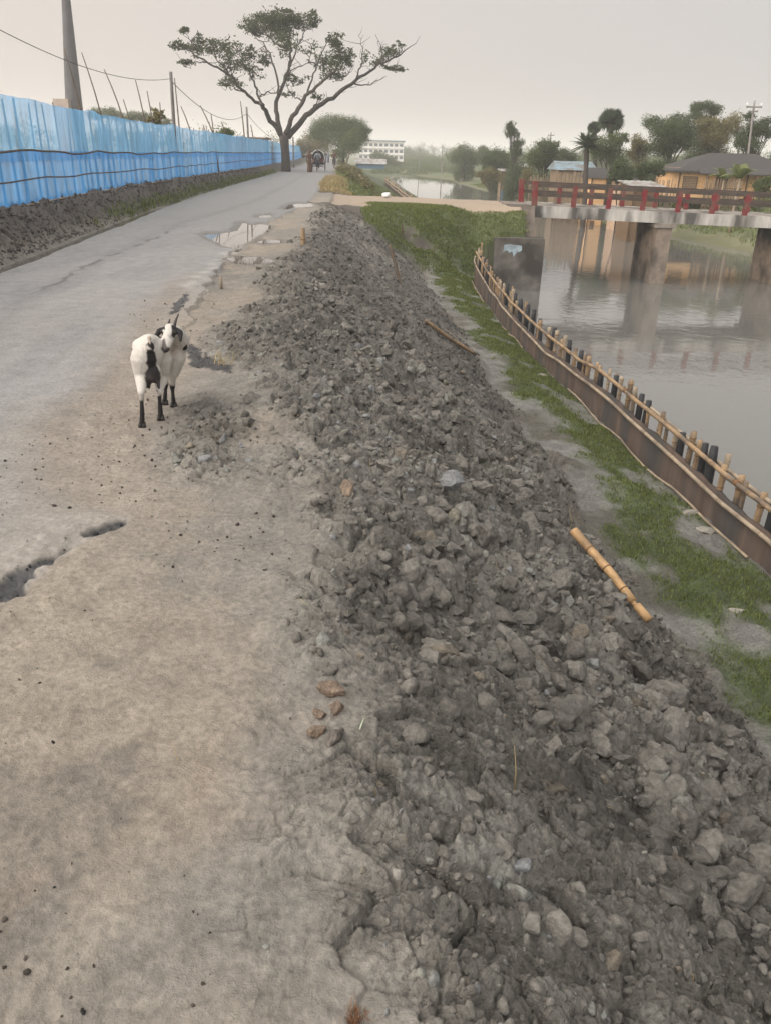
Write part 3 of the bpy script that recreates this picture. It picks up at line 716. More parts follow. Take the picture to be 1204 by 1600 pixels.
def scatter_clods():
    r = np.random.default_rng(21)
    big_s, FB = lump_shapes(4, 12, 300, 11, 0.22); mid_s, FM = lump_shapes(3, 16, 400, 10, 0.20); sm_s, FS = lump_shapes(2, 12, 500, 8, 0.12)
    def tint(n, y, base=(0.184, 0.170, 0.149), x=None, tt=None):
        t = np.array(base)[None] * np.exp(r.normal(0, 0.19, n))[:, None]
        if x is not None:
            t *= (1 + 0.34 * fbm(x, y, 3, 251) + 0.20 * fbm(x * 6, y * 6, 3, 253))[:, None]
            t *= (1 - 0.30 * sstep(0.45, 0.95, tt + 0.35 * fbm(x * 0.45, y * 0.45, 3, 211)))[:, None]
        warm = r.uniform(0, 1, n) < 0.03
        t[warm] *= np.array([1.10, 1.02, 0.92])
        dry = r.uniform(0, 1, n) < 0.10; t[dry] *= 1.22
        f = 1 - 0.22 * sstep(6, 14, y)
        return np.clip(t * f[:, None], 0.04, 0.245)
    p, sl, cv, tt = slope_points(r, 1500, 1.8, 12, 0.5)
    k = (tt > 0.10) & ((p[:, 1] > 2.4) | (tt > 0.35)); p = p[k]; tt = tt[k]
    s = np.exp(r.normal(math.log(0.082), 0.34, len(p))); s = np.clip(s, 0.045, 0.15)
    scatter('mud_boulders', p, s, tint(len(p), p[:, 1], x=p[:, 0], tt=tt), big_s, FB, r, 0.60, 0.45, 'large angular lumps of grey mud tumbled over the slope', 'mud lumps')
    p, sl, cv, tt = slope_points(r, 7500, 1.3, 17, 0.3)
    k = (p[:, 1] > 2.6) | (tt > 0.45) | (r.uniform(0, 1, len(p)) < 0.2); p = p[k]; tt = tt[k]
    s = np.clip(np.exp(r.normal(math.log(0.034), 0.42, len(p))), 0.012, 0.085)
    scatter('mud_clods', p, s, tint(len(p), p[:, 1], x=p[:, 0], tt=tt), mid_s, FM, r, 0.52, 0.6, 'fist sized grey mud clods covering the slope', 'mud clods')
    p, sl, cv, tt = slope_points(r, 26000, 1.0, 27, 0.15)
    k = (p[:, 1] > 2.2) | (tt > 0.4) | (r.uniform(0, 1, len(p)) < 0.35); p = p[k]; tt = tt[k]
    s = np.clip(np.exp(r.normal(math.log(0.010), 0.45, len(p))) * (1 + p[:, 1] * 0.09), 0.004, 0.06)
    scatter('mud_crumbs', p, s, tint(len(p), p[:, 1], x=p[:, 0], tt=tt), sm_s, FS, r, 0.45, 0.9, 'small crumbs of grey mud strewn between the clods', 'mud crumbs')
    # spoil bank under the net
    n = 9000; y = np.exp(r.uniform(math.log(8), math.log(60), n)); u = r.uniform(0.4, 1.15, n); x = ROAD_L(y) - u * (ROAD_L(y) - FENCE(y))
    F = fields(x, y); s = np.clip(np.exp(r.normal(math.log(0.020), 0.45, n)), 0.010, 0.07) * (1 + 0.01 * y)
    scatter('spoil_clods', np.stack([x, y, F['z']], 1), s, tint(n, y * 0, (0.115, 0.103, 0.092)), sm_s, FS, r, 0.5, 0.6, 'dark clods on the spoil bank under the blue net', 'mud clods')
    # dark pebbles and droppings on the verge
    n = 3200; y = np.exp(r.uniform(math.log(0.8), math.log(9), n)); x = ROAD_R(y) - 0.6 + r.uniform(0, 1, n) * (CREST(y) - ROAD_R(y) + 0.55)
    cl = fbm(x * 1.6, y * 1.6, 3, 611); kk = cl > r.uniform(-0.30, 0.70, n); x, y = x[kk], y[kk]; n = len(x)
    F = fields(x, y); s = np.clip(np.exp(r.normal(math.log(0.0026), 0.6, n)) * (1 + 0.12 * y), 0.0012, 0.014)
    scatter('verge_pebbles', np.stack([x, y, F['z']], 1), s, np.clip(np.array((0.085, 0.070, 0.058))[None] * (1 + r.normal(0, 0.35, n))[:, None], 0.03, 0.4), sm_s, FS, r, 0.2, 0.9, 'dark pebbles and crumbs scattered on the sandy verge', 'pebbles')
    # broken asphalt lumps along the eroded lip and by the goat
    n = 200; i = r.integers(0, 3, n); x = np.empty(n); y = np.empty(n)
    for q in range(n):
        P = np.array(ROUGH_ASPH[i[q]])[:, :2]; a, b = P[r.integers(len(P))], P[r.integers(len(P))]; w = r.uniform()
        x[q], y[q] = a * w + b * (1 - w)
    F = fields(x, y); kk = F['asph'] > 0.3; x, y = x[kk], y[kk]; n = len(x)
    s = np.clip(np.exp(r.normal(math.log(0.007), 0.45, n)), 0.003, 0.02)
    scatter('asphalt_rubble', np.stack([x, y, F['z'][kk]], 1), s, np.clip(np.array((0.06, 0.06, 0.062))[None] * (1 + r.normal(0, 0.3, n))[:, None], 0.02, 0.3), sm_s, FS, r, 0.35, 0.6, 'black crumbling asphalt along the eroded road edge', 'asphalt rubble')
    # orange brown lumps at the crest, each one a thing
    spots = [(520, 1088, 0.034, 'largest orange brown clod at the top of a small pile on the crest'), (526, 1112, 0.030, 'orange brown clod in the middle of the pile on the crest'), (500, 1118, 0.022, 'small flat orange brown clod left of the crest pile'),
             (496, 1142, 0.023, 'round orange brown clod low in the crest pile'), (524, 1158, 0.030, 'grey brown clod at the bottom of the crest pile'), (543, 768, 0.05, 'pale brown clod standing on the rim above the hollow')]
    for i, (px, py, sz, lb) in enumerate(spots):
        q = PZ(px, py, 0.0); F = fields(np.array([q[0]]), np.array([q[1]]))
        V = (mid_s[i] * sz * 1.45) @ np.array(Euler((0.3 * i, 0.2, i)).to_matrix()).T
        cc = np.array((0.225, 0.168, 0.125) if i not in (4,) else (0.16, 0.14, 0.12))
        o = np_mesh('clay_clod', V, FM, SOIL, None, True, np.repeat(cc[None], len(V), 0), {'gloss': np.zeros(len(V)), 'grain': np.full(len(V), 0.6)})
        o.location = (q[0], q[1], F['z'][0] + sz * 0.5)
        tag(o, lb, 'clod', 'brown clods on the crest')
scatter_clods()

def blades(name, pts, hmin, hmax, wid, mat, r, per=4, lean=0.5, label=None, spread=0.02, cat='grass'):
    n = len(pts) * per
    b = np.repeat(pts, per, 0) + np.c_[r.normal(0, spread, (n, 2)), np.zeros(n)]
    h = r.uniform(hmin, hmax, n); a = r.uniform(0, 6.283, n); la = r.uniform(0, 6.283, n); ll = np.abs(r.normal(0, lean, n)) * h
    w = wid * r.uniform(0.6, 1.3, n)
    if np.ndim(wid): pass
    sx, sy = np.cos(a) * w / 2, np.sin(a) * w / 2
    m = b + np.c_[np.cos(la) * ll * 0.35, np.sin(la) * ll * 0.35, h * 0.6]
    tip = b + np.c_[np.cos(la) * ll, np.sin(la) * ll, h]
    b = b - np.c_[np.zeros((n, 2)), np.full(n, 0.01)]
    V = np.stack([b - np.c_[sx, sy, 0 * sx], b + np.c_[sx, sy, 0 * sx], m + np.c_[sx, sy, 0 * sx] * 0.8, m - np.c_[sx, sy, 0 * sx] * 0.8, tip], 1).reshape(-1, 3)
    k = np.arange(n) * 5
    o = np_mesh(name, V, [np.stack([k, k + 1, k + 2, k + 3], 1), np.stack([k + 3, k + 2, k + 4], 1)], mat)
    return tag(o, label, cat, None, 'stuff')

def grow_grass():
    r = np.random.default_rng(31)
    # the strip along the bamboo wall and the hump before the bridge
    n = 42000; y = 2.0 + 27 * r.uniform(0, 1, n) ** 1.25; x = TOE(y) - 0.3 + r.uniform(0, 1, n) * (EDGE(y) - TOE(y) + 0.3)
    F = fields(x, y); kk = F['grass'] * (0.55 + 0.45 * sstep(-0.3, 0.3, fbm(x * 2.7, y * 2.7, 3, 617))) > r.uniform(0.12, 1, n)
    P = np.stack([x, y, F['z']], 1)[kk]
    blades('strip_grass', P, 0.012, 0.042, 0.004 + 0.0007 * np.repeat(P[:, 1], 4), M['grass'], r, 4, 0.6, 'short green grass on the strip beside the bamboo wall', 0.025)
    n = 16000; y = r.uniform(25.5, 30.8, n); x = r.uniform(-1.6, 5.3, n); F = fields(x, y); kk = F['grass'] > r.uniform(0.1, 1, n)
    P = np.stack([x, y, F['z']], 1)[kk]
    blades('hump_grass', P, 0.02, 0.07, 0.022, M['grass'], r, 4, 0.8, 'rough green grass on the hump before the bridge', 0.06)
    n = 16000; y = 36 + 60 * r.uniform(0, 1, n) ** 1.6; x = r.uniform(-6, 4.2, n); F = fields(x, y); kk = (F['grass'] > r.uniform(0.15, 1, n)) & (F['t'] > 0) & (x < EDGE(y)) & (F['s'] < -2)
    P = np.stack([x, y, F['z']], 1)[kk]
    blades('far_bank_grass', P, 0.05, 0.16, 0.05, M['grass'], r, 3, 0.6, 'long grass on the far canal bank', 0.12)
    n = 22000; y = 26 + 110 * r.uniform(0, 1, n) ** 1.5; x = SHORE(y) + r.uniform(0.5, 14, n); F = fields(x, y); kk = F['grass'] > r.uniform(0.15, 1, n)
    P = np.stack([x, y, F['z']], 1)[kk]
    blades('opposite_bank_grass', P, 0.06, 0.25, 0.05, M['grass'], r, 3, 0.6, 'grass on the bank across the canal', 0.12)
    n = 9000; y = 8 + 62 * r.uniform(0, 1, n) ** 1.5; x = ROAD_L(y) - (ROAD_L(y) - FENCE(y)) * r.uniform(0.25, 0.75, n); F = fields(x, y); kk = F['grass'] > r.uniform(0.15, 1, n)
    P = np.stack([x, y, F['z']], 1)[kk]
    blades('ditch_grass', P, 0.04, 0.14, 0.02, M['grass'], r, 4, 0.6, 'weedy grass at the foot of the spoil bank', 0.05)
    n = 1600; y = r.uniform(36.5, 60, n); x = CREST(y) + r.uniform(-0.5, 0.8, n); F = fields(x, y)
    blades('road_edge_grass', np.stack([x, y, F['z']], 1), 0.05, 0.18, 0.035, M['straw'], r, 3, 0.6, 'yellowish grass along the road edge past the crossing', 0.08)
    # dry straws on the clods
    n = 90; y = np.exp(r.uniform(math.log(1.3), math.log(12), n)); x = ROAD_R(y) + r.uniform(0.2, 1, n) * (TOE(y) - ROAD_R(y)); F = fields(x, y)
    blades('dry_straw', np.stack([x, y, F['z'] + 0.012], 1), 0.015, 0.05, 0.0022 + 0.0003 * y, M['straw'], r, 1, 2.2, 'dry straws dropped on the mud', 0.0, 'straw')
grow_grass()

# a weed lying in the break beside the goat, straws standing on the slope
def weed():
    q = PZ(352, 566, 0.03); r = np.random.default_rng(5); P = np.repeat(q[None], 26, 0) + np.c_[r.normal(0, 0.05, (26, 2)), np.zeros(26)]
    o = blades('trampled_weed', P, 0.03, 0.13, 0.006, M['straw'], r, 1, 1.6, 'yellow green weed lying in the break beside the goat', 0.0, 'weed')
    o['kind'] = 'thing'
weed()
def tuft():
    q = PZ(556, 1598, 0.0); F = fields(np.array([q[0]]), np.array([q[1]])); r = np.random.default_rng(6)
    m = simple_mat("rusty_fibre", (0.17, 0.075, 0.03), 0.9, 0.4, 40, 0.3)
    n = 260; P = np.repeat(np.array([[q[0], q[1], F['z'][0] + 0.0]]), n, 0) + np.c_[r.normal(0, 0.012, (n, 2)), np.zeros(n)]
    o = blades('coconut_fibre', P, 0.006, 0.018, 0.0014, m, r, 1, 1.3, 'rust brown tuft of fibre on the mud at the bottom edge', 0.0, 'fibre tuft')
    o['kind'] = 'thing'
tuft()

# ------------------------------------------------------------------ bamboo pieces
def bamboo(name, pts, rad, label=None, cat=None, mat='bamboo', node_every=0.28, parent=None, group=None, n=10, stub=None):
    """a cane with swollen joints and darker joint rings as a part"""
    pts = resample(pts, max(3, int(np.linalg.norm(np.diff(np.asarray(pts, dtype=float), axis=0), axis=1).sum() / 0.07)))
    L = np.r_[0, np.cumsum(np.linalg.norm(np.diff(pts, axis=0), axis=1))]
    ph = (L / node_every) % 1.0
    rr = rad * (1 + 0.10 * np.exp(-((np.minimum(ph, 1 - ph)) / 0.12) ** 2)) * np.linspace(1.0, 0.88, len(L))
    rings = MB().tube(pts, rr, n); rings.m = 1
    for s in np.arange(node_every, L[-1] - 0.03, node_every):
        c = np.array([np.interp(s, L, pts[:, i]) for i in range(3)]); d = np.array([np.interp(min(s + 0.01, L[-1]), L, pts[:, i]) for i in range(3)]) - c
        d = d / (np.linalg.norm(d) + 1e-9); r0 = np.interp(s, L, rr) * 1.05
        rings.tube([c - d * rad * 0.16, c, c + d * rad * 0.16], [r0 * 0.99, r0 * 1.06, r0 * 0.99], n, False)
    o = rings.build(name, [M[mat], M['bamboo_node']], parent, True)
    if label: tag(o, label, cat, group)
    return o
def gz(x, y):
    return float(fields(np.array([x]), np.array([y]))['z'][0])
def on_slope(px, py, lift=0.0):
    """the point of the ground seen at a pixel, found by stepping along the line of sight"""
    d = ray(px, py); t = np.exp(np.linspace(math.log(0.8), math.log(230), 5000)); P = EYEP + d[None] * t[:, None]
    z = fields(P[:, 0], P[:, 1], True)['z']; hit = P[:, 2] < z; i = int(np.argmax(hit)); q = P[i].copy() if hit.any() and P[i, 1] > 0.9 else PZ(px, py, -0.4)
    q[2] = gz(q[0], q[1]) + lift; return q

a, b = on_slope(893, 848), on_slope(1010, 984)
a[2] += 0.10; b[2] += 0.07
def fresh_pole():
    d = (b - a)
    o = bamboo('bamboo_pole', [a, a + d * 0.5 + np.array([0, 0, 0.015]), a + d * 0.80], 0.036, 'thick yellow bamboo pole with a notched end lying on the mud slope', 'bamboo pole', 'bamboo_fresh', 0.21)
    # beyond the notch only the lower half of the cane is left, then the round butt
    c0, c1, c2 = a + d * 0.79, a + d * 0.86, a + d
    MB().tube([c0 + np.array([0.004, 0, -0.012]), c1 + np.array([0.004, 0, -0.012])], [0.022, 0.017], 8).tube([c1 - d * 0.01, c2], [0.033, 0.032], 10).build('notched_end', M['bamboo_fresh'], o, True)
fresh_pole()
q1, q2 = on_slope(664, 511, 0.10), on_slope(742, 558, 0.05)
bamboo('bamboo_pole', [q1, (q1 + q2) / 2 + np.array([0, 0, -0.02]), q2], 0.035, 'long thin bamboo pole half buried in the middle of the slope', 'bamboo pole', 'bamboo', 0.35)
q1, q2 = on_slope(627, 445, 0.0), None
q2 = PY(608, 382, q1[1] + 0.25)
bamboo('bamboo_stake', [q1 - np.array([0, 0, 0.1]), (q1 + q2) / 2, q2], 0.035, 'dark bamboo stake leaning out of the far slope', 'stake', 'stick', 0.35)
q1 = on_slope(629, 376); bamboo('bamboo_stake', [q1 - np.array([0, 0, 0.1]), PY(628, 350, q1[1])], 0.03, 'short dark stake standing beside the grassy hump', 'stake', 'stick', 0.35)
q1 = PZ(474, 383, 0.0); bamboo('bamboo_stake', [q1 - np.array([0, 0, 0.1]), PY(473, 356, q1[1])], 0.045, 'brown bamboo peg standing upright on the road verge', 'stake', 'bamboo', 0.2)
q1 = PZ(346, 448, 0.0); bamboo('bamboo_stake', [q1 - np.array([0, 0, 0.05]), PY(345, 432, q1[1])], 0.02, 'thin pale twig peg at the broken road edge', 'stake', 'bamboo_pale', 0.2)
q1, q2 = on_slope(803, 1238, 0.0), PY(803, 1165, on_slope(803, 1238)[1] + 0.03)
MB().tube([q1, (q1 + q2) / 2 + np.array([0.004, 0, 0]), q2], [0.0022, 0.0018, 0.0008], 5).build('dry_stalk', M['straw'], None, True)
tag(bpy.data.objects['dry_stalk'], 'thin dry stalk standing upright among the near clods', 'stalk')
q1, q2 = on_slope(886, 838, 0.0), PY(888, 795, on_slope(886, 838)[1] + 0.05)
o = MB().tube([q1, (q1 + q2) / 2 + np.array([0.03, 0, 0.01]), q2], [0.003, 0.0025, 0.001], 5).build('dry_stalk', M['straw'], None, True)
tag(o, 'curved pale stalk just above the thick yellow bamboo pole', 'stalk')
q1 = on_slope(562, 1145, 0.012); q2 = on_slope(568, 1132, 0.02)
o = MB().tube([q1, q2], [0.0028, 0.0014], 5).build('grass_straw', simple_mat('pale_green', (0.42, 0.47, 0.34), 0.6), None, True)
tag(o, 'pale green straw lying on the mud beside the brown clods', 'straw')

# ------------------------------------------------------------------ bamboo and sheet wall along the canal
def palisade():
    r = np.random.default_rng(55)
    root = thing('bamboo_revetment', 'bamboo stake wall with dark sheeting holding the canal edge beside the grass', 'retaining wall', (EDGE(12.0), 12.0, -2.3))
    ox = np.array(root.location)
    def pt(y, z, off=0.0): return np.array([EDGE(y) + off, y, z]) - ox
    top = lambda y: -1.78 + 0.05 * math.sin(y * 0.7) + 0.025 * sstep(20, 27, y) * 10
    # sheeting: rippled strip with thickness, old iron showing its vertical laps
    ys = np.arange(2.6, 27.2, 0.06); n = len(ys)
    rip = 0.012 * np.sin(ys * 14) + 0.010 * vnoise(ys * 2, ys * 0, 3)
    X = EDGE(ys) + rip; zt = np.array([top(q) for q in ys]) + 0.015 * vnoise(ys * 3, ys * 0, 5); zb = np.full(n, -2.55)
    V = np.r_[np.c_[X, ys, zb], np.c_[X, ys, zt], np.c_[X + 0.03, ys, zt], np.c_[X + 0.03, ys, zb - 0.6]] - ox
    F = np.array([(k * n + i, k * n + i + 1, (k + 1) * n + i + 1, (k + 1) * n + i) for k in range(3) for i in range(n - 1)])
    np_mesh('sheeting', V, F, M['drumsheet'], root, True)
    # stakes, pale bamboo with tarred ones between
    y = 2.8; i = 0
    while y < 27.0:
        tarred = r.uniform() < 0.26
        rad = 0.036 * r.uniform(0.7, 1.25) if not tarred else 0.052 * r.uniform(0.9, 1.15)
        h = top(y) + r.uniform(0.18, 0.40) + 0.20 * sstep(13, 24, y) * r.uniform(0.4, 1.1)
        lean = r.normal(0, 0.035, 2) + np.array([0.02, 0.0])
        p0, p1 = pt(y, -3.1, 0.075 + r.uniform(0, 0.03)), pt(y, h, 0.075 + r.uniform(0, 0.03)); p1[:2] += lean
        if tarred:
            MB().tube([p0, p0 * 0.4 + p1 * 0.6, p0 * 0.1 + p1 * 0.9, p1], [rad, rad, rad * 0.95, rad * 0.75], 9).build('tarred_stake', M['tar'], root, True)
        else:
            bamboo('stake', [p0, p0 * 0.5 + p1 * 0.5, p1], rad, None, None, 'bamboo' if r.uniform() < 0.75 else 'bamboo_pale', r.uniform(0.22, 0.4), root, None, 9)
        y += r.uniform(0.11, 0.235) * (1 + 0.02 * y); i += 1
    # walings: one along the stakes, one along the sheet, a thin one at its foot, one on the water side
    for nm, z0, off, rad, mt, y0, y1, sd in (('rail', -1.56, 0.02, 0.030, 'bamboo', 2.6, 26.5, 1), ('rail', -1.83, -0.045, 0.026, 'bamboo_pale', 2.6, 27.0, 2), ('rail', -1.60, 0.16, 0.026, 'bamboo_pale', 2.6, 12.5, 4)):
        yv = np.arange(y0, y1, 0.9); rs = np.random.default_rng(sd)
        P = np.array([pt(q, z0 + (top(q) + 1.78) + rs.normal(0, 0.012) + 0.15 * sstep(18, 26, q), off + rs.normal(0, 0.01)) for q in yv])
        bamboo(nm, P, rad, None, None, mt, 0.42, root, None, 8)
    for y0, y1 in ((2.8, 7.0), (7.3, 13.8), (17.0, 19.5), (22.5, 26.2)):
        P = np.array([pt(q, gz(EDGE(q) - 0.07, q) + 0.03 + 0.02 * math.sin(q * 3), -0.06) for q in np.arange(y0, y1, 0.45)])
        bamboo('foot_rail', P, 0.016, None, None, 'bamboo_pale', 0.4, root, None, 7)
    # lashings where the rails are tied
    for q in (7.9, 11.2, 15.5, 19.8):
        p = pt(q, -1.56 + (top(q) + 1.78), 0.02)
        MB().tube([p + np.array([0, -0.035, 0]), p + np.array([0, 0.035, 0])], 0.036, 8).build('lashing', M['bamboo_node'], root, True)
palisade()
# silt covered lumps on the grass by the wall
for i, (px, py, sz, lb) in enumerate([(1082, 804, 0.10, 'pale silt covered lump against the foot rail of the bamboo wall'), (1098, 832, 0.11, 'larger flat silt covered lump below the other one'), (980, 612, 0.07, 'small pale lump half way along the bamboo wall'), (845, 588, 0.08, 'pale flat lump on the grass near the wall bend'), (1150, 955, 0.06, 'low grey lump on the grass at the right edge')]):
    S, Fm = lump_shapes(3, 1, 800 + i, 5, 0.12); q = on_slope(px, py)
    V = S[0] * np.array([sz * 1.3, sz, sz * 0.7])
    o = np_mesh('silt_lump', V, Fm, SOIL, None, True, np.repeat(np.array([[0.30, 0.275, 0.235]]), len(V), 0), {'gloss': np.zeros(len(V)), 'grain': np.full(len(V), 0.4)})
    o.location = (q[0], q[1], q[2] + 0.01); tag(o, lb, 'lump', 'silt lumps by the bamboo wall')

# ------------------------------------------------------------------ blue net fence
def net_mat(name, color, alpha):
    m, n, l, p = new_mat(name)
    tc = n.new("ShaderNodeTexCoord"); nz = n.new("ShaderNodeTexNoise"); nz.inputs["Scale"].default_value = 1.6; nz.inputs["Detail"].default_value = 9; nz.inputs["Roughness"].default_value = 0.65
    mp = n.new("ShaderNodeMapping"); mp.inputs["Scale"].default_value = (1, 2.6, 0.55); l.new(tc.outputs["Object"], mp.inputs[0]); l.new(mp.outputs[0], nz.inputs["Vector"])
    r = n.new("ShaderNodeValToRGB"); c = np.array(color); l.new(nz.outputs["Fac"], r.inputs["Fac"])
    r.color_ramp.elements[0].position = 0.3; r.color_ramp.elements[1].position = 0.7
    r.color_ramp.elements[0].color = (*(c * 0.72), 1); r.color_ramp.elements[1].color = (*np.minimum(c * 1.32 + 0.02, 0.9), 1)
    l.new(r.outputs["Color"], p.inputs["Base Color"]); p.inputs["Roughness"].default_value = 0.7
    t = n.new("ShaderNodeBsdfTranslucent"); l.new(r.outputs["Color"], t.inputs["Color"])
    mx = n.new("ShaderNodeMixShader"); mx.inputs[0].default_value = 0.5; l.new(p.outputs[0], mx.inputs[1]); l.new(t.outputs[0], mx.inputs[2])
    tr = n.new("ShaderNodeBsdfTransparent"); m2 = n.new("ShaderNodeMixShader"); m2.inputs[0].default_value = alpha
    # warm fold lines of a coarse weave thin the net here and there
    l.new(tr.outputs[0], m2.inputs[1]); l.new(mx.outputs[0], m2.inputs[2]); l.new(m2.outputs[0], n["Material Output"].inputs["Surface"])
    return m
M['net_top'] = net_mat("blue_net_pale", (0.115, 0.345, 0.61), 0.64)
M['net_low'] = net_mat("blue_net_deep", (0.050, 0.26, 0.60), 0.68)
def net_fence():
    r = np.random.default_rng(77)
    root = thing('net_fence', 'long blue net fence on bamboo stakes along the left side of the road', 'fence', (FENCE(14.0), 14.0, 0.5))
    ox = np.array(root.location)
    ys = [-22.0]
    while ys[-1] < 170: ys.append(ys[-1] + 0.09 + 0.006 * max(0, ys[-1] - 10))
    ys = np.array(ys); n = len(ys)
    gx = FENCE(ys); base = fields(gx, ys, False)['z']
    Hn = 1.82 + 0.05 * vnoise(ys * 0.25, ys * 0, 4) + 0.03 * vnoise(ys * 1.3, ys * 0, 6)
    def band(name, f0, f1, rows, mat, off):
        V = []; 
        for k in range(rows):
            f = f0 + (f1 - f0) * k / (rows - 1)
            bil = 0.035 * vnoise(ys * 1.6, ys * 0 + k * 0.23, 8) + 0.02 * vnoise(ys * 5, ys * 0 + k * 0.15, 9)
            V.append(np.c_[gx + off + bil, ys, base - 0.02 + f * Hn])
        V = np.concatenate(V) - ox
        F = np.array([(k * n + i, k * n + i + 1, (k + 1) * n + i + 1, (k + 1) * n + i) for k in range(rows - 1) for i in range(n - 1)])
        np_mesh(name, V, F, mat, root, True)
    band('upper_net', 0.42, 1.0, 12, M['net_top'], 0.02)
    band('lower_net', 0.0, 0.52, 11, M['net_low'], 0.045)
    for f, rad in ((0.50, 0.019), (0.235, 0.014)):
        yv = np.r_[np.arange(4, 40, 1.1), np.arange(40, 165, 4.0)]; bz = np.interp(yv, ys, base); hh = np.interp(yv, ys, Hn)
        P = np.c_[FENCE(yv) + 0.085, yv, bz + f * hh + r.normal(0, 0.022, len(yv))] - ox
        MB().tube(resample(P, 220), rad, 7).build('rail', M['stick'], root, True)
    P = np.c_[FENCE(ys) + 0.08, ys, base + 0.02] - ox
    MB().tube(P[::6], 0.02, 6).build('bottom_rail', M['bamboo_pale'], root, True)
    # stakes close behind the net
    y = 4.3; cnt = 0
    while y < 120 and cnt < 96:
        bz = float(np.interp(y, ys, base)); hh = float(np.interp(y, ys, Hn)) + r.uniform(-0.1, 0.10)
        rad = 0.02 * r.uniform(0.7, 1.5)
        dx, dyy = r.normal(0, 0.03), r.normal(0, 0.10)
        x0 = FENCE(y) - 0.07
        MB().tube(np.array([(x0, y, bz - 0.2), (x0 + dx * 0.5, y + dyy * 0.5, bz + hh * 0.5), (x0 + dx, y + dyy, bz + hh)]) - ox, [rad * 1.2, rad, rad * 0.7], 6).build('stake', M['stick'], root, True)
        y += r.uniform(0.35, 0.75) * (1 + 0.012 * y); cnt += 1
net_fence()
def net_sticks():
    """long thin sticks standing up out of the field behind the net"""
    spots = [((128, 82), (158, 178), 0, 'tall curved stick with the clearest bend, right of the chimney'), ((100, 75), (128, 178), 17.0, 'stick crossing in front of the chimney shaft'), ((163, 108), (192, 182), 18.5, 'thin stick leaning right of the tall curved one'),
             ((193, 155), (203, 190), 20, 'short forked stick with a knobbly tip behind the net'), ((212, 125), (228, 195), 21, 'slender stick left of the yellowish bush'), ((230, 142), (240, 198), 22, 'stick rising out of the yellowish bush'),
             ((273, 122), (280, 195), 31, 'stick beside the nearest dark utility pole'), ((283, 166), (298, 205), 26, 'bent stick just right of the nearest utility pole'), ((313, 165), (333, 208), 30, 'leaning stick midway between the two utility poles'),
             ((330, 178), (334, 208), 31, 'short upright stick left of the papaya bush'), ((376, 158), (382, 212), 40, 'upright stick left of the second utility pole'), ((318, 196), (322, 208), 33, 'shortest stick tip over the net'),
             ((250, 160), (252, 190), 22, 'small stick stump behind the yellowish bush'), ((392, 195), (396, 216), 46, 'short twig right of the second utility pole'), ((346, 190), (352, 206), 33, 'twig tip above the papaya bush')]
    for (t, m, y, lb) in spots:
        lo, hi = 5.0, 150.0
        for _ in range(40):
            y = (lo + hi) / 2; q = np.array([FENCE(y), y, 1.8]) - EYEP; dd = q @ _fw
            if 602 + FPX * (q @ _rt) / dd < m[0]: lo = y
            else: hi = y
        y = y + 0.8
        pt_, pm = PY(*t, y), PY(*m, y); d = pt_ - pm; foot = pm - d / max(d[2], 0.05) * (pm[2] - 0.15)
        foot = pm + (np.array([pm[0], pm[1], 0.05]) - pm) * 1.0 + np.array([-d[0] * 0.4, 0, 0])
        P = [foot, pm, (pm + pt_) / 2 + np.array([abs(d[0]) * 0.08, 0, 0]), pt_]
        rad = 0.0011 * y
        o = MB().tube(resample(P, 9), np.linspace(rad * 1.15, rad * 0.45, 9), 6).build('net_stick', M['stick'], None, True)
        tag(o, lb, 'stick', 'long sticks behind the blue net')
net_sticks()

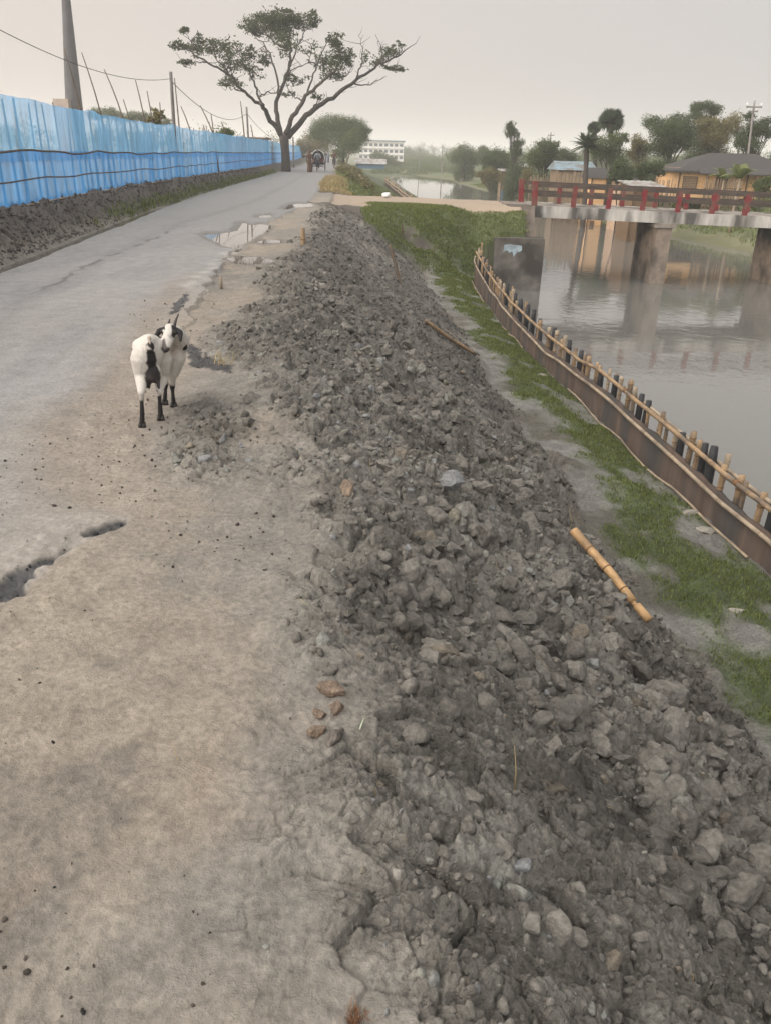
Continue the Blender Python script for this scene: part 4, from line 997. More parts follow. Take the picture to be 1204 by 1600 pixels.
# ------------------------------------------------------------------ bridge
def bridge():
    yb = 31.35
    root = thing('road_bridge', 'concrete canal bridge with red posts and dark rails', 'bridge', (9.5, yb + 1.5, -0.5))
    ox = np.array(root.location)
    def at(px, py, y=yb): return PY(px, py, y)
    # deck edge: sloping straight line measured at both ends
    A, B = at(832, 321), at(1204, 338.6)
    dirx = (B - A) / (B[0] - A[0])
    def deckz(x): return A[2] + dirx[2] * (x - A[0])
    x0, x1 = A[0] + 0.0, 20.6
    W = 2.9
    def slab(name, xa, xb, ztop, zbot, ya, yc, mat):
        V = []
        for x in (xa, xb):
            zt, zb_ = deckz(x) + ztop, deckz(x) + zbot
            V += [(x, ya, zb_), (x, yc, zb_), (x, yc, zt), (x, ya, zt)]
        F = [(0, 1, 2, 3), (7, 6, 5, 4), (0, 4, 5, 1), (1, 5, 6, 2), (2, 6, 7, 3), (3, 7, 4, 0)]
        return MB().add(np.array(V) - ox, F).build(name, mat, root)
    slab('deck', x0 - 0.4, x1, -0.03, -0.34, yb + 0.05, yb + W - 0.05, M['concrete'])
    slab('edge_beam', x0, x1, 0.0, -0.40, yb - 0.10, yb + 0.048, M['edge_concrete'])
    slab('edge_beam', x0, x1, 0.0, -0.40, yb + W - 0.048, yb + W + 0.10, M['edge_concrete'])
    # rails and posts on both sides
    hR = at(880, 289)[2] - at(880, 324)[2]
    pxs = [820, 896, 951, 1005, 1061, 1115, 1167]
    for side, yy_ in (('near', yb + 0.0), ('off', yb + W)):
        for zc, th in ((hR - 0.06, 0.13), (hR * 0.50, 0.12)):
            slab('rail', x0 - 0.10, x1 - 0.2, zc + th / 2, zc - th / 2, yy_ - 0.05, yy_ + 0.05, M['rail_concrete'])
    posts = []
    for px in pxs[1:]:
        posts.append(at(px, 310)[0])
    d = np.diff(posts).mean(); xx = posts[-1]
    while xx + d < x1 - 0.3: xx += d; posts.append(xx)
    for side, yy_ in (('near', yb), ('off', yb + W)):
        for x in posts:
            z = deckz(x)
            MB().box(np.array((x, yy_, z + (hR - 0.05) / 2 - 0.003)) - ox, (0.165, 0.135, hR - 0.03)).build('post', M['red_paint'], root)
        xe = x0 + 0.02 if side == 'near' else x0 - 0.05
        MB().box(np.array((xe, yy_, deckz(xe) + hR / 2 + 0.02)) - ox, (0.20, 0.15, hR + 0.10), ry=-0.06).build('end_post', M['red_paint'], root)
    # piers: long walls along the flow, a cap under the deck
    for i, (px, py) in enumerate(((1014, 444), (1222, 452))):
        q = PZ(px, py, WATER_Z)
        xL = q[0] if i == 0 else q[0] + 0.0
        zt = deckz(xL) - 0.40
        zb_ = -3.6
        V = np.array([(xL, 31.25, zb_), (xL + 0.56, 31.25, zb_), (xL + 0.56, 33.9, zb_), (xL, 33.9, zb_), (xL, 31.25, zt), (xL + 0.56, 31.25, zt), (xL + 0.56, 33.9, zt), (xL, 33.9, zt)])
        MB().add(V - ox, [(0, 3, 2, 1), (4, 5, 6, 7), (0, 1, 5, 4), (1, 2, 6, 5), (2, 3, 7, 6), (3, 0, 4, 7)]).build('pier', M['pier_concrete'], root)
        MB().box(np.array((xL + 0.28, 32.6, zt - 0.08)) - ox, (0.80, 2.9, 0.158)).build('pier_cap', M['concrete'], root)
    # abutments and the low wing wall in front of the left one
    xa = x0
    MB().add(np.array([(xa - 0.9, 29.6, -3.6), (xa + 0.02, 29.6, -3.6), (xa + 0.02, yb + W + 0.2, -3.6), (xa - 0.9, yb + W + 0.2, -3.6),
                       (xa - 0.9, 31.0, deckz(xa) - 0.02), (xa + 0.02, 31.0, deckz(xa) - 0.02), (xa + 0.02, yb + W + 0.2, deckz(xa) - 0.02), (xa - 0.9, yb + W + 0.2, deckz(xa) - 0.02)]) - ox,
             [(0, 3, 2, 1), (4, 5, 6, 7), (0, 1, 5, 4), (1, 2, 6, 5), (2, 3, 7, 6), (3, 0, 4, 7)]).build('abutment', M['pier_concrete'], root)
    L, R_ = PY(773, 371, 28.9), PY(851, 374, 28.9)
    zt = (L[2] + R_[2]) / 2
    wing = MB().box(np.array(((L[0] + R_[0]) / 2, 29.25, (zt - 3.6) / 2)) - ox, (R_[0] - L[0], 0.70, zt + 3.6), rx=0.0)
    wing = wing.build('wing_wall', M['wing_concrete'], root)
    pc = PY(800, 388, 28.89)
    r = np.random.default_rng(3)
    paper = simple_mat('poster_paper', (0.34, 0.42, 0.46), 0.8, 0.25, 9, 0, stain=(0.22, 0.26, 0.28))
    cx, cz = pc[0], pc[2]; s = 0.0265
    out = [(-11, 4), (-6, 5), (0, 4.6), (6, 4), (12, 3.4), (12.5, -2), (9, -4.5), (6.5, -4), (4, -8), (2, -11), (1, -6), (-1, -4), (-4, -6), (-6, -3), (-10, -3), (-12, -6)]
    V = np.array([(cx + a_ * s, 28.895, cz + b_ * s) for a_, b_ in out] + [(cx + a_ * s, 28.899, cz + b_ * s) for a_, b_ in out]) - ox; n = len(out)
    MB().add(V, [tuple(range(n)), tuple(range(2 * n - 1, n - 1, -1))] + [(i, n + i, n + (i + 1) % n, (i + 1) % n) for i in range(n)]).build('torn_poster', paper, wing)
    xr_ = 20.2
    MB().box(np.array((xr_ + 0.5, 33.05, -2.0)) - ox, (1.2, 4.2, 3.2)).build('abutment', M['pier_concrete'], root)
bridge()

# ------------------------------------------------------------------ trees and other greenery
def leaf_quads(P, size, r, drop=0.3):
    n = len(P); a = r.normal(size=(n, 3)); a[:, 2] *= 0.6; a /= np.linalg.norm(a, axis=1)[:, None]
    b = np.cross(a, r.normal(size=(n, 3))); b /= np.linalg.norm(b, axis=1)[:, None] + 1e-9
    s = size * r.uniform(0.6, 1.35, n)[:, None]
    V = np.stack([P - a * s * 0.5, P + b * s * 0.22, P + a * s * 0.5, P - b * s * 0.22], 1).reshape(-1, 3)
    return V, np.arange(n * 4).reshape(n, 4)
def cloud(c, rad, n, r, hollow=0.35):
    """points in an uneven clump, gathered on small sprays"""
    k = max(3, n // 14); d = r.normal(size=(k, 3)); d /= np.linalg.norm(d, axis=1)[:, None]
    q = d * (r.uniform(hollow, 1, k) ** 0.6)[:, None] * r.uniform(0.75, 1.12, k)[:, None]
    s = q[r.integers(0, k, n)] + r.normal(0, 0.15, (n, 3))
    return np.array(c) + s * np.array(rad)
def px_m(y): return y / 1.098 / FPX

def big_tree():
    r = np.random.default_rng(101); Y0 = 70.0; dep = {}
    S = 2.6756
    root_p = PZ(447, 266, 0.1); root_p = PY(447, 266, Y0); gz0 = gz(root_p[0], Y0)
    root = thing('rain_tree', 'large spreading roadside tree with forked trunk and sparse leaves', 'tree', (root_p[0], Y0, gz0))
    ox = np.array(root.location)
    def w(cx, cy, dp=0.0): return PY(250 + cx / S, cy / S, Y0 + dp) - ox
    tr = MB(); m = px_m(Y0)
    def limb(pts, r0, r1, depth, tr=tr):
        n = len(pts); P = np.array([w(x, y, depth * (i / (n - 1)) ** 1.2) for i, (x, y) in enumerate(pts)])
        P = resample(P, n * 3); P[1:-1] += r.normal(0, 0.05, P[1:-1].shape)
        tr.tube(P, np.linspace(r0, r1, len(P)), 8); return P
    base = np.array([w(527, 718), w(526, 660), w(522, 610), w(518, 565)]); base[0, 2] = -0.35
    tr.tube(resample(base, 8), [0.50, 0.42, 0.37, 0.35, 0.34, 0.34, 0.36, 0.40], 12)
    tips = []
    LL = [([(515, 575), (470, 515), (440, 460), (420, 432)], 0.22, 0.15, -2.0), ([(420, 432), (385, 415), (350, 385), (290, 310), (200, 262), (140, 220), (70, 195)], 0.13, 0.03, -3.5),
          ([(425, 445), (414, 400), (400, 355), (370, 300), (330, 215)], 0.10, 0.03, 1.5), ([(420, 405), (455, 385), (490, 388)], 0.06, 0.03, 1.0), ([(350, 385), (310, 365), (262, 350)], 0.05, 0.02, -1.5),
          ([(300, 318), (240, 250), (215, 200)], 0.05, 0.02, -2), ([(200, 262), (150, 262), (95, 262)], 0.04, 0.02, -2), ([(160, 232), (130, 170), (108, 128)], 0.04, 0.015, -2),
          ([(505, 560), (492, 500), (484, 430), (505, 385), (525, 335), (545, 270), (550, 210), (525, 140), (490, 90)], 0.20, 0.04, 2.0), ([(494, 410), (492, 320), (465, 235), (430, 180), (385, 140)], 0.09, 0.025, 3.0),
          ([(543, 280), (570, 200), (600, 140), (640, 95)], 0.07, 0.02, 3.0), ([(550, 215), (480, 180), (420, 130)], 0.05, 0.02, -1.5), ([(530, 320), (560, 290), (620, 260), (640, 180)], 0.05, 0.02, -2.0),
          ([(525, 560), (545, 510), (570, 462), (610, 400), (660, 358), (715, 310), (760, 255), (745, 170)], 0.20, 0.03, -3.0), ([(615, 395), (640, 320), (665, 250), (690, 190), (725, 130)], 0.08, 0.02, 2.0),
          ([(535, 575), (580, 520), (620, 475), (670, 440), (730, 400), (800, 350), (870, 300), (950, 255), (1000, 225), (1070, 180)], 0.24, 0.02, 3.0), ([(800, 350), (850, 357), (900, 345), (945, 318)], 0.06, 0.015, 1.0),
          ([(820, 330), (840, 270), (850, 220), (830, 150)], 0.07, 0.015, 3.0), ([(900, 285), (930, 230), (920, 190), (900, 140)], 0.06, 0.012, 2.0), ([(925, 270), (975, 285), (1035, 292)], 0.05, 0.015, 2.0), ([(640, 455), (660, 420), (690, 400)], 0.06, 0.02, -1),
          ([(590, 420), (560, 400), (535, 370)], 0.05, 0.02, 1), ([(715, 310), (770, 320), (800, 300)], 0.05, 0.015, -3)]
    for P in LL: tips.append(limb(*P))
    allp = np.concatenate(tips)
    cl = [(480, 78, 95, 38, 900), (400, 108, 78, 36, 520), (560, 92, 85, 34, 560), (640, 88, 34, 34, 300), (530, 45, 30, 12, 90), (500, 135, 70, 40, 480), (520, 185, 50, 50, 330), (85, 195, 45, 20, 200), (140, 200, 42, 32, 190), (112, 262, 38, 16, 130), (108, 128, 24, 16, 90), (165, 165, 28, 25, 90),
          (225, 195, 55, 40, 300), (290, 200, 60, 45, 260), (300, 262, 60, 48, 290), (375, 215, 34, 26, 170), (300, 340, 56, 28, 190), (360, 275, 45, 45, 150), (440, 245, 40, 30, 190), (270, 350, 30, 14, 60), (400, 305, 40, 26, 90),
          (730, 170, 40, 28, 240), (745, 235, 50, 45, 330), (700, 270, 45, 40, 230), (785, 240, 40, 40, 190), (730, 315, 60, 30, 240), (620, 200, 60, 35, 90), (650, 250, 30, 30, 50), (950, 225, 55, 28, 210), (985, 285, 52, 16, 160), (905, 260, 38, 26, 110), (1000, 185, 30, 18, 60), (545, 335, 36, 32, 90), (540, 398, 34, 16, 50), (650, 400, 36, 18, 70), (590, 335, 45, 24, 70), (860, 220, 40, 50, 40)]
    LP = []
    for (cx, cy, rx, ry, n) in cl:
        i = np.argmin(np.hypot(allp[:, 0] - w(cx, cy)[0], allp[:, 2] - w(cx, cy)[2])); dp = allp[i, 1] + r.normal(0, 0.5)
        c = w(cx, cy, dp); rad = (rx * m / S, (rx + ry) * 0.6 * m / S, ry * m / S)
        LP.append(cloud(c, rad, int(n * 2.0), r, 0.1))
        for q in range(max(3, n // 35)):
            e = cloud(c, rad, 3, r)[0]; s0 = allp[np.argmin(((allp - e) ** 2).sum(1) + r.uniform(0, 1.5))]
            P = resample([s0, (s0 + e) / 2 + r.normal(0, 0.18, 3), e], 5); tr.tube(P, np.linspace(0.030, 0.010, 5), 4, False)
    # bare twigs over the crown
    for q in range(190):
        a_ = allp[r.integers(len(allp))]
        if a_[2] < 5: continue
        d = np.array([r.normal(0, 0.6) + 0.10 * np.sign(a_[0]), r.normal(0, 0.5), r.uniform(0.1, 1.0)]); L = r.uniform(0.3, 0.95)
        P = resample([a_, a_ + d * L * 0.5 + r.normal(0, 0.08, 3), a_ + d * L], 4); tr.tube(P, np.linspace(0.022, 0.008, 4), 4, False)
    tr.build('trunk', M['bark'], root, True)
    V, F = leaf_quads(np.concatenate(LP), 0.215, r)
    np_mesh('crown', V, F, M['leaf_tree'], root)
big_tree()

def px_tree(name, label, y, base, clumps, leaf='leaf_mid', lsize=None, trunk_px=3, group=None, dens=1.0, bark='bark', seed=0, bare=0, cat='tree', sparse=1.0):
    """a tree whose outline is given by clumps seen at distance y; base is the foot of the trunk"""
    if y < 50 and base[0] < 400:
        lo, hi = 5.0, 150.0
        for _ in range(40):
            yy_ = (lo + hi) / 2; q = np.array([FENCE(yy_), yy_, 1.8]) - EYEP
            if 602 + FPX * (q @ _rt) / (q @ _fw) < base[0]: lo = yy_
            else: hi = yy_
        y = yy_ * 1.14 + 1.0
    r = np.random.default_rng(seed + 900); m = px_m(y)
    f = PY(base[0], base[1], y); g = gz(f[0], y); root = thing(name, label, cat, (f[0], y, g), 0, group)
    ox = np.array(root.location); tr = MB(); LP = []
    C0 = np.mean([PY(c[0], c[1], y) for c in clumps], axis=0) - ox
    fork = np.array([C0[0] * 0.45, 0, max(C0[2] * 0.45, 0.2)])
    R0 = trunk_px * m / 2
    tr.tube(resample([(0, 0, -0.3), fork * np.array([0.3, 1, 0.5]) + r.normal(0, 0.04, 3), fork], 6), np.linspace(R0 * 1.25, R0 * 0.8, 6), 8)
    ls = lsize or max(0.13, 1.8 * m)
    extra = [(c[0] + r.normal(0, c[2] * 0.55), c[1] + abs(r.normal(0, c[3] * 0.5)), c[2] * 0.6, c[3] * 0.6) for c in clumps] if sparse == 1.0 else []
    if name in ('distant_tree', 'canal_tree') and sparse == 1.0:
        lowest = max(c[1] + c[3] for c in clumps); fv = np.array([f[0], y, g]) - EYEP; foot_y = 800 - FPX * (fv @ _up) / (fv @ _fw)
        for c in clumps:
            if lowest < foot_y - 3: extra.append((c[0] + r.normal(0, 4), lowest + (foot_y - lowest) * r.uniform(0.45, 0.8), c[2] * r.uniform(0.6, 0.95), max(3.0, (foot_y - lowest) * 0.5)))
    for (cx, cy, rx, ry) in list(clumps) + extra:
        dp = r.normal(0, rx * m * 0.6); c = PY(cx, cy, y + dp) - ox
        rad = (rx * m, max(rx, ry) * m * 0.9, ry * m)
        n = int(dens * sparse * 3.9 * (rx * ry * 3.14) * m * m / (ls * ls * 0.22)) + 20
        n = min(n, 9000)
        LP.append(cloud(c, rad, n, r, 0.15))
        P = resample([fork, (fork + c) / 2 + r.normal(0, rx * m * 0.15, 3), c], 6); tr.tube(P, np.linspace(R0 * 0.55, R0 * 0.15, 6), 6, False)
        for q in range(5 + bare):
            e = c + (cloud((0, 0, 0), rad, 3, r)[0]) * (1.15 if q >= 5 else 0.9); tr.tube(resample([P[3 + q % 3], (P[3] + e) / 2 + r.normal(0, 0.1, 3), e], 4), np.linspace(R0 * 0.2, R0 * 0.06, 4), 4, False)
    tr.build('trunk', M[bark], root, True)
    V, F = leaf_quads(np.concatenate(LP), ls, r); np_mesh('crown', V, F, M[leaf], root)
    return root

G1 = 'trees across the canal'
T = [
 ('roadside_tree', 'round dark tree beyond the rickshaw on the right road edge', 120, (536, 253), [(520, 192, 30, 13), (548, 197, 26, 15), (498, 205, 20, 15), (562, 212, 17, 12), (528, 212, 34, 17), (548, 226, 24, 14), (572, 204, 10, 6)], 'leaf_mid', 4, 1),
 ('roadside_tree', 'pale trunked thin tree leaning beside the round dark one', 112, (541, 256), [(548, 222, 16, 12), (553, 210, 13, 10)], 'leaf_mid', 2.4, 2),
 ('roadside_tree', 'yellowish loose thicket tree where the road disappears', 150, (492, 244), [(485, 222, 16, 14), (503, 226, 16, 13), (495, 212, 12, 9), (470, 226, 8, 9)], 'leaf_olive', 3, 3),
 ('distant_tree', 'small tree just right of the white building', 430, (636, 262), [(628, 244, 13, 11), (642, 246, 12, 9), (634, 236, 8, 6)], 'leaf_mid', 2, 4),
 ('distant_tree', 'low bushy tree in front of the white building', 250, (600, 262), [(600, 248, 15, 9), (588, 244, 12, 9), (612, 252, 12, 8)], 'leaf_mid', 2, 5),
 ('distant_tree', 'bushy tree left of the distant pole over the canal', 440, (664, 262), [(660, 248, 16, 11), (672, 252, 12, 9)], 'leaf_mid', 2, 6),
 ('distant_tree', 'broad tree where the canal bends, right of the distant pole', 150, (724, 264), [(724, 238, 19, 12), (712, 246, 12, 12), (735, 248, 15, 12)], 'leaf_mid', 3, 7),
 ('distant_tree', 'small round tree behind the bend of the canal', 155, (755, 262), [(754, 236, 11, 8), (758, 248, 15, 12)], 'leaf_mid', 2.5, 8),
 ('canal_tree', 'dark tree on the bank left of the tin roofed hut', 105, (782, 280), [(777, 246, 22, 14), (768, 258, 18, 12), (790, 256, 15, 12)], 'leaf_dark', 3, 9),
 ('canal_tree', 'tall thin tree with a two tiered crown above the tin roofed hut', 95, (802, 284), [(797, 196, 9, 7), (795, 207, 9, 9), (803, 206, 6, 8), (808, 224, 12, 8), (805, 236, 11, 10)], 'leaf_dark', 3.2, 10),
 ('canal_tree', 'full green tree right of the tin roofed hut', 80, (846, 296), [(845, 240, 24, 18), (832, 250, 16, 16), (860, 246, 17, 18), (850, 226, 14, 9), (868, 226, 7, 6)], 'leaf_mid', 4.5, 11),
 ('canal_tree', 'low spreading tree over the blue roofed hut', 95, (880, 280), [(878, 240, 16, 9), (892, 246, 12, 9), (870, 252, 10, 7)], 'leaf_dark', 3, 12),
 ('canal_tree', 'leafy tree beneath the fan palm', 72, (948, 300), [(945, 226, 20, 14), (962, 218, 14, 12), (935, 236, 14, 12), (958, 240, 20, 13), (975, 215, 9, 8)], 'leaf_mid', 4, 13),
 ('canal_tree', 'pale green thin leaved tree between the palm and the large dark tree', 75, (1000, 300), [(994, 222, 13, 12), (1005, 232, 15, 13), (990, 238, 13, 10)], 'leaf_olive', 3.5, 14),
 ('canal_tree', 'large dark spreading tree left of the tan house roof', 70, (1046, 300), [(1022, 193, 20, 13), (1040, 205, 27, 17), (1060, 190, 24, 14), (1050, 222, 32, 15), (1030, 232, 24, 13), (1072, 208, 18, 16)], 'leaf_dark', 5, 15),
 ('canal_tree', 'tall tree whose domed crown is the highest behind the tan house', 76, (1098, 300), [(1090, 167, 13, 9), (1105, 165, 15, 8), (1118, 172, 12, 9), (1090, 182, 16, 10)], 'leaf_dark', 4, 16),
 ('canal_tree', 'olive brown fine leaved tree over the ridge of the tan house', 72, (1112, 300), [(1100, 198, 22, 15), (1122, 202, 22, 17), (1110, 218, 30, 14), (1140, 196, 15, 16)], 'leaf_olive', 4, 17),
 ('canal_tree', 'half bare tree beside the pole with the crossarm', 74, (1150, 300), [(1148, 190, 14, 16), (1158, 205, 13, 12)], 'leaf_olive', 3, 18),
 ('canal_tree', 'dark tree standing behind the crossarm pole at the right edge', 68, (1172, 300), [(1165, 212, 18, 14), (1180, 200, 16, 12), (1172, 226, 20, 10), (1195, 194, 14, 12), (1200, 208, 12, 8), (1170, 182, 10, 7)], 'leaf_dark', 4, 19),
 ('bush', 'dark round bush behind the bridge rail near the date palm', 55, (969, 290), [(969, 262, 17, 14), (960, 274, 15, 10), (980, 272, 14, 11)], 'leaf_dark', 2.5, 20),
 ('bush', 'wide dark bush over the pale tin roof', 56, (1014, 290), [(1008, 262, 17, 10), (1024, 262, 17, 10), (1000, 270, 12, 9)], 'leaf_dark', 2.5, 21),
 ('bush', 'bright bush at the right edge behind the bridge', 48, (1192, 300), [(1185, 288, 14, 9), (1199, 284, 14, 10), (1192, 298, 14, 8)], 'leaf_mid', 2, 22),
 ('bush', 'low bush on the water edge left of the tin roofed hut', 95, (768, 288), [(764, 272, 13, 10), (775, 276, 11, 9), (756, 278, 8, 7)], 'leaf_olive', 2, 23),
 ('bush', 'bush growing right of the hut with blue cloth', 78, (822, 300), [(822, 275, 10, 12), (832, 284, 9, 8)], 'leaf_olive', 2, 24),
 ('bush', 'yellowish bush rising behind the blue net near the first pole', 24, (243, 215), [(243, 178, 13, 7), (236, 186, 9, 6), (250, 185, 9, 7)], 'leaf_olive', 1.5, 25),
 ('bush', 'green papaya like bush behind the net left of the second pole', 38, (352, 225), [(352, 205, 15, 5), (345, 209, 9, 4), (362, 208, 9, 5)], 'leaf_mid', 2, 26),
 ('distant_tree', 'grey green tree low over the net right of the chimney', 140, (165, 225), [(150, 178, 14, 9), (170, 176, 16, 9), (186, 182, 14, 8)], 'leaf_mid', 3, 27),
 ('distant_tree', 'grey green tree over the net left of the first pole', 135, (218, 225), [(210, 182, 14, 8), (228, 184, 14, 9), (258, 190, 14, 6)], 'leaf_mid', 3, 28),
 ('distant_tree', 'small far tree just right of the big forked trunk', 160, (470, 243), [(468, 230, 9, 9), (478, 234, 7, 7)], 'leaf_olive', 2, 29),
]
for (nm, lb, y, base, cl, lf, tp, sd) in T:
    px_tree(nm, lb, y, base, cl, lf, None, tp, {'canal_tree': G1, 'distant_tree': 'distant trees', 'bush': 'bushes', 'roadside_tree': 'trees along the road'}[nm], 1.0, 'bark' if sd != 2 else 'bark_pale', sd, 26 if sd == 18 else 0, 'bush' if nm == 'bush' else 'tree', 0.35 if sd == 18 else 1.0)

def far_wood():
    r = np.random.default_rng(404); LP = []; tr = MB()
    for i in range(210):
        u = r.uniform(0, 1); y = r.uniform(230, 420) if i < 130 else r.uniform(160, 230)
        px = r.uniform(430, 1300); 
        if px < 708: y = r.uniform(420, 640)
        q = PY(px, 262, y); h = r.uniform(4.5, 8.5) if px < 708 else r.uniform(2.6, 5.2) * (1.25 if px > 840 else 1.0) if y > 230 else r.uniform(1.8, 3.6)
        if px < 600 and y < 300: continue
        if y < 230 and q[0] < SHORE(y) + 6: continue
        LP.append(cloud((q[0], y, h * 0.55 - 0.5), (r.uniform(3, 6), 3, h * 0.5), 800, r, 0.1))
        tr.tube([(q[0], y, -0.8), (q[0], y, h * 0.6)], 0.2, 5)
    for i in range(60):
        y = r.uniform(180, 320); px = r.uniform(-120, 440); q = PY(px, 240, y); h = r.uniform(3.5, 7)
        LP.append(cloud((q[0], y, h * 0.55), (r.uniform(3, 6), 3, h * 0.5), 500, r, 0.1))
    LP2 = np.concatenate(LP); LP2[:, 2] = np.maximum(LP2[:, 2], -0.8)
    V, F = leaf_quads(LP2, 0.42, r); o = np_mesh('distant_wood', V, F, M['leaf_mid'])
    tag(o, 'far off wood blurred by haze along the horizon', 'wood', None, 'stuff')
far_wood()

def undergrowth():
    r = np.random.default_rng(515); LP = []
    for i in range(330):
        y = 44 + 140 * r.uniform() ** 1.1; x = SHORE(y) + r.uniform(3.0, 16) + max(0, y - 90) * 0.08; g = gz0(x, y); h = r.uniform(0.5, 1.5)
        LP.append(cloud((x, y, g + h * 0.45), (r.uniform(0.6, 1.5), r.uniform(0.6, 1.2), h * 0.55), 130, r, 0.1))
    for i in range(330):
        y = r.uniform(186, 400); q = PY(r.uniform(585, 735), 262, y); g = gz0(q[0], y); h = r.uniform(0.6, 1.5) + max(0, y - 230) * 0.016
        LP.append(cloud((q[0], y, g + h * 0.45), (r.uniform(1.5, 4.0), 2.0, h * 0.55), 230, r, 0.1))
    V, F = leaf_quads(np.concatenate(LP), 0.26, r); o = np_mesh('undergrowth', V, F, M['leaf_mid']); tag(o, 'low scrub filling the village bank across the canal', 'scrub', None, 'stuff')
    r = np.random.default_rng(516); LP = []
    for i in range(60):
        y = 60 + 90 * r.uniform(); x = CREST(y) + r.uniform(0.3, 3.0); g = gz0(x, y); h = r.uniform(0.3, 0.9)
        LP.append(cloud((x, y, g + h * 0.4), (r.uniform(0.4, 0.9), 0.6, h * 0.5), 110, r, 0.1))
    V, F = leaf_quads(np.concatenate(LP), 0.2, r); o = np_mesh('bank_scrub', V, F, M['leaf_olive']); tag(o, 'low scrub on the road bank past the crossing', 'scrub', None, 'stuff')
def gz0(x, y): return float(fields(np.array([x]), np.array([y]), False)['z'][0])
undergrowth()

def frond(mb, p0, d, L, droop, wl, r, n=9, leaf=True):
    d = np.array(d) / np.linalg.norm(d); t = np.linspace(0, 1, n)
    P = p0 + d * L * t[:, None] + np.array([0, 0, -1.0]) * (droop * L * t ** 2)[:, None]
    mb.tube(P, np.linspace(0.022, 0.007, n) * (L / 1.6), 4, False)
    side = np.cross(d, (0, 0, 1)); side /= np.linalg.norm(side) + 1e-9
    for i in range(1, 2 * n):
        s = i / (2 * n); c = np.array([np.interp(s, t, P[:, k]) for k in range(3)]); ww = wl * (0.5 + 0.8 * math.sin(math.pi * min(s + 0.15, 1)))
        for sg in (-1, 1):
            e = c + side * sg * ww * 0.75 + d * ww * 0.55 + np.array([0, 0, -0.30 * ww]); h = d * L / (2 * n) * 0.33
            mb.add([c - h, c + h, e], [(0, 1, 2)])
def palm(name, label, y, crown, foot, R_px, kind, seed):
    r = np.random.default_rng(seed); m = px_m(y); f = PY(*foot, y); g = gz(f[0], y)
    root = thing(name, label, 'palm', (f[0], y, g), 0, 'palms'); ox = np.array(root.location); c = PY(*crown, y) - ox
    rad = 0.16 if kind == 'date' else 0.20
    MB().tube(resample([(0, 0, -0.3), (c[0] * 0.4, 0, c[2] * 0.5), c], 10), np.linspace(rad * 1.25, rad, 10) * (1 + 0.1 * np.tile([1, -1], 5)), 9).build('trunk', M['bark'], root, True)
    mb = MB(); R = R_px * m
    if kind == 'date':
        for i in range(64):
            a_ = r.uniform(0, 6.283); el = r.uniform(-0.4, 1.35); d = (math.cos(a_) * math.cos(el), math.sin(a_) * math.cos(el), math.sin(el)); frond(mb, c, d, R * r.uniform(0.85, 1.1), 0.30, 0.22 * R, r)
    else:
        for i in range(34):
            a_ = r.uniform(0, 6.283); el = r.uniform(-0.35, 1.3); d = np.array((math.cos(a_) * math.cos(el), math.sin(a_) * math.cos(el), math.sin(el)))
            st = c + d * R * 0.30; mb.tube([c, st], 0.02, 4, False)
            u = np.cross(d, r.normal(size=3)); u /= np.linalg.norm(u)
            fl = R * r.uniform(0.55, 0.70)
            for k in range(15):
                an = -1.5 + 3.0 * k / 14; e = st + (d * math.cos(an) + u * math.sin(an)) * fl * r.uniform(0.9, 1.05)
                v = (-d * math.sin(an) + u * math.cos(an)) * fl * 0.085; mid = (st * 0.45 + e * 0.55)
                mb.add([st, mid - v, e, mid + v], [(0, 1, 2, 3)])
    mb.build('crown', M['leaf_palm'], root)
palm('date_palm', 'date palm with feathery drooping fronds before the bridge rail', 58, (916, 228), (918, 292), 31, 'date', 1)
palm('fan_palm', 'tall fan palm with the largest round head of stiff leaves', 76, (953, 192), (956, 292), 25, 'fan', 2)
palm('fan_palm', 'small fan palm head peeping out left of the tall one', 82, (928, 201), (930, 290), 13, 'fan', 3)
palm('date_palm', 'distant palm at the canal bend left of the pole', 400, (620, 240), (619, 266), 9, 'date', 4)

def banana(label, y, px, py, h_px, seed):
    r = np.random.default_rng(seed); m = px_m(y); f = PY(px, py, y); g = gz(f[0], y); root = thing('banana_plant', label, 'banana plant', (f[0], y, g), 0, 'banana plants')
    top = PY(px, py - h_px * 0.45, y)[2] - g
    MB().tube([(0, 0, -0.1), (0, 0, top * 0.5), (0.02, 0, top)], [0.10, 0.085, 0.05], 8).build('stem', M['bamboo_pale'], root, True)
    L = h_px * m * 0.75
    for i in range(7):
        a_ = r.uniform(0, 6.283); el = r.uniform(0.5, 1.3); d = np.array((math.cos(a_) * math.cos(el), math.sin(a_) * math.cos(el), math.sin(el))); side = np.cross(d, (0, 0, 1)); side /= np.linalg.norm(side)
        mb = MB(); t = np.linspace(0, 1, 9); P = np.array((0.02, 0, top - 0.05)) + d * L * t[:, None] + np.array([0, 0, -1]) * (0.45 * L * t ** 2.2)[:, None]
        ww = 0.16 * L * np.sin(math.pi * np.clip(t * 0.93 + 0.07, 0, 1)) + 0.01
        V = np.concatenate([P - side * ww[:, None] - np.array([0, 0, 0.04]), P, P + side * ww[:, None] - np.array([0, 0, 0.04])]); n = 9
        mb.add(V, [(k * n + j, k * n + j + 1, (k + 1) * n + j + 1, (k + 1) * n + j) for k in range(2) for j in range(n - 1)]); mb.build('leaf', M['leaf_banana'], root, True)
banana('banana plant with upright torn leaves before the tan house', 49, 1150, 303, 58, 1)
banana('shorter banana plant left of the upright one at the tan house', 52, 1126, 302, 52, 2)

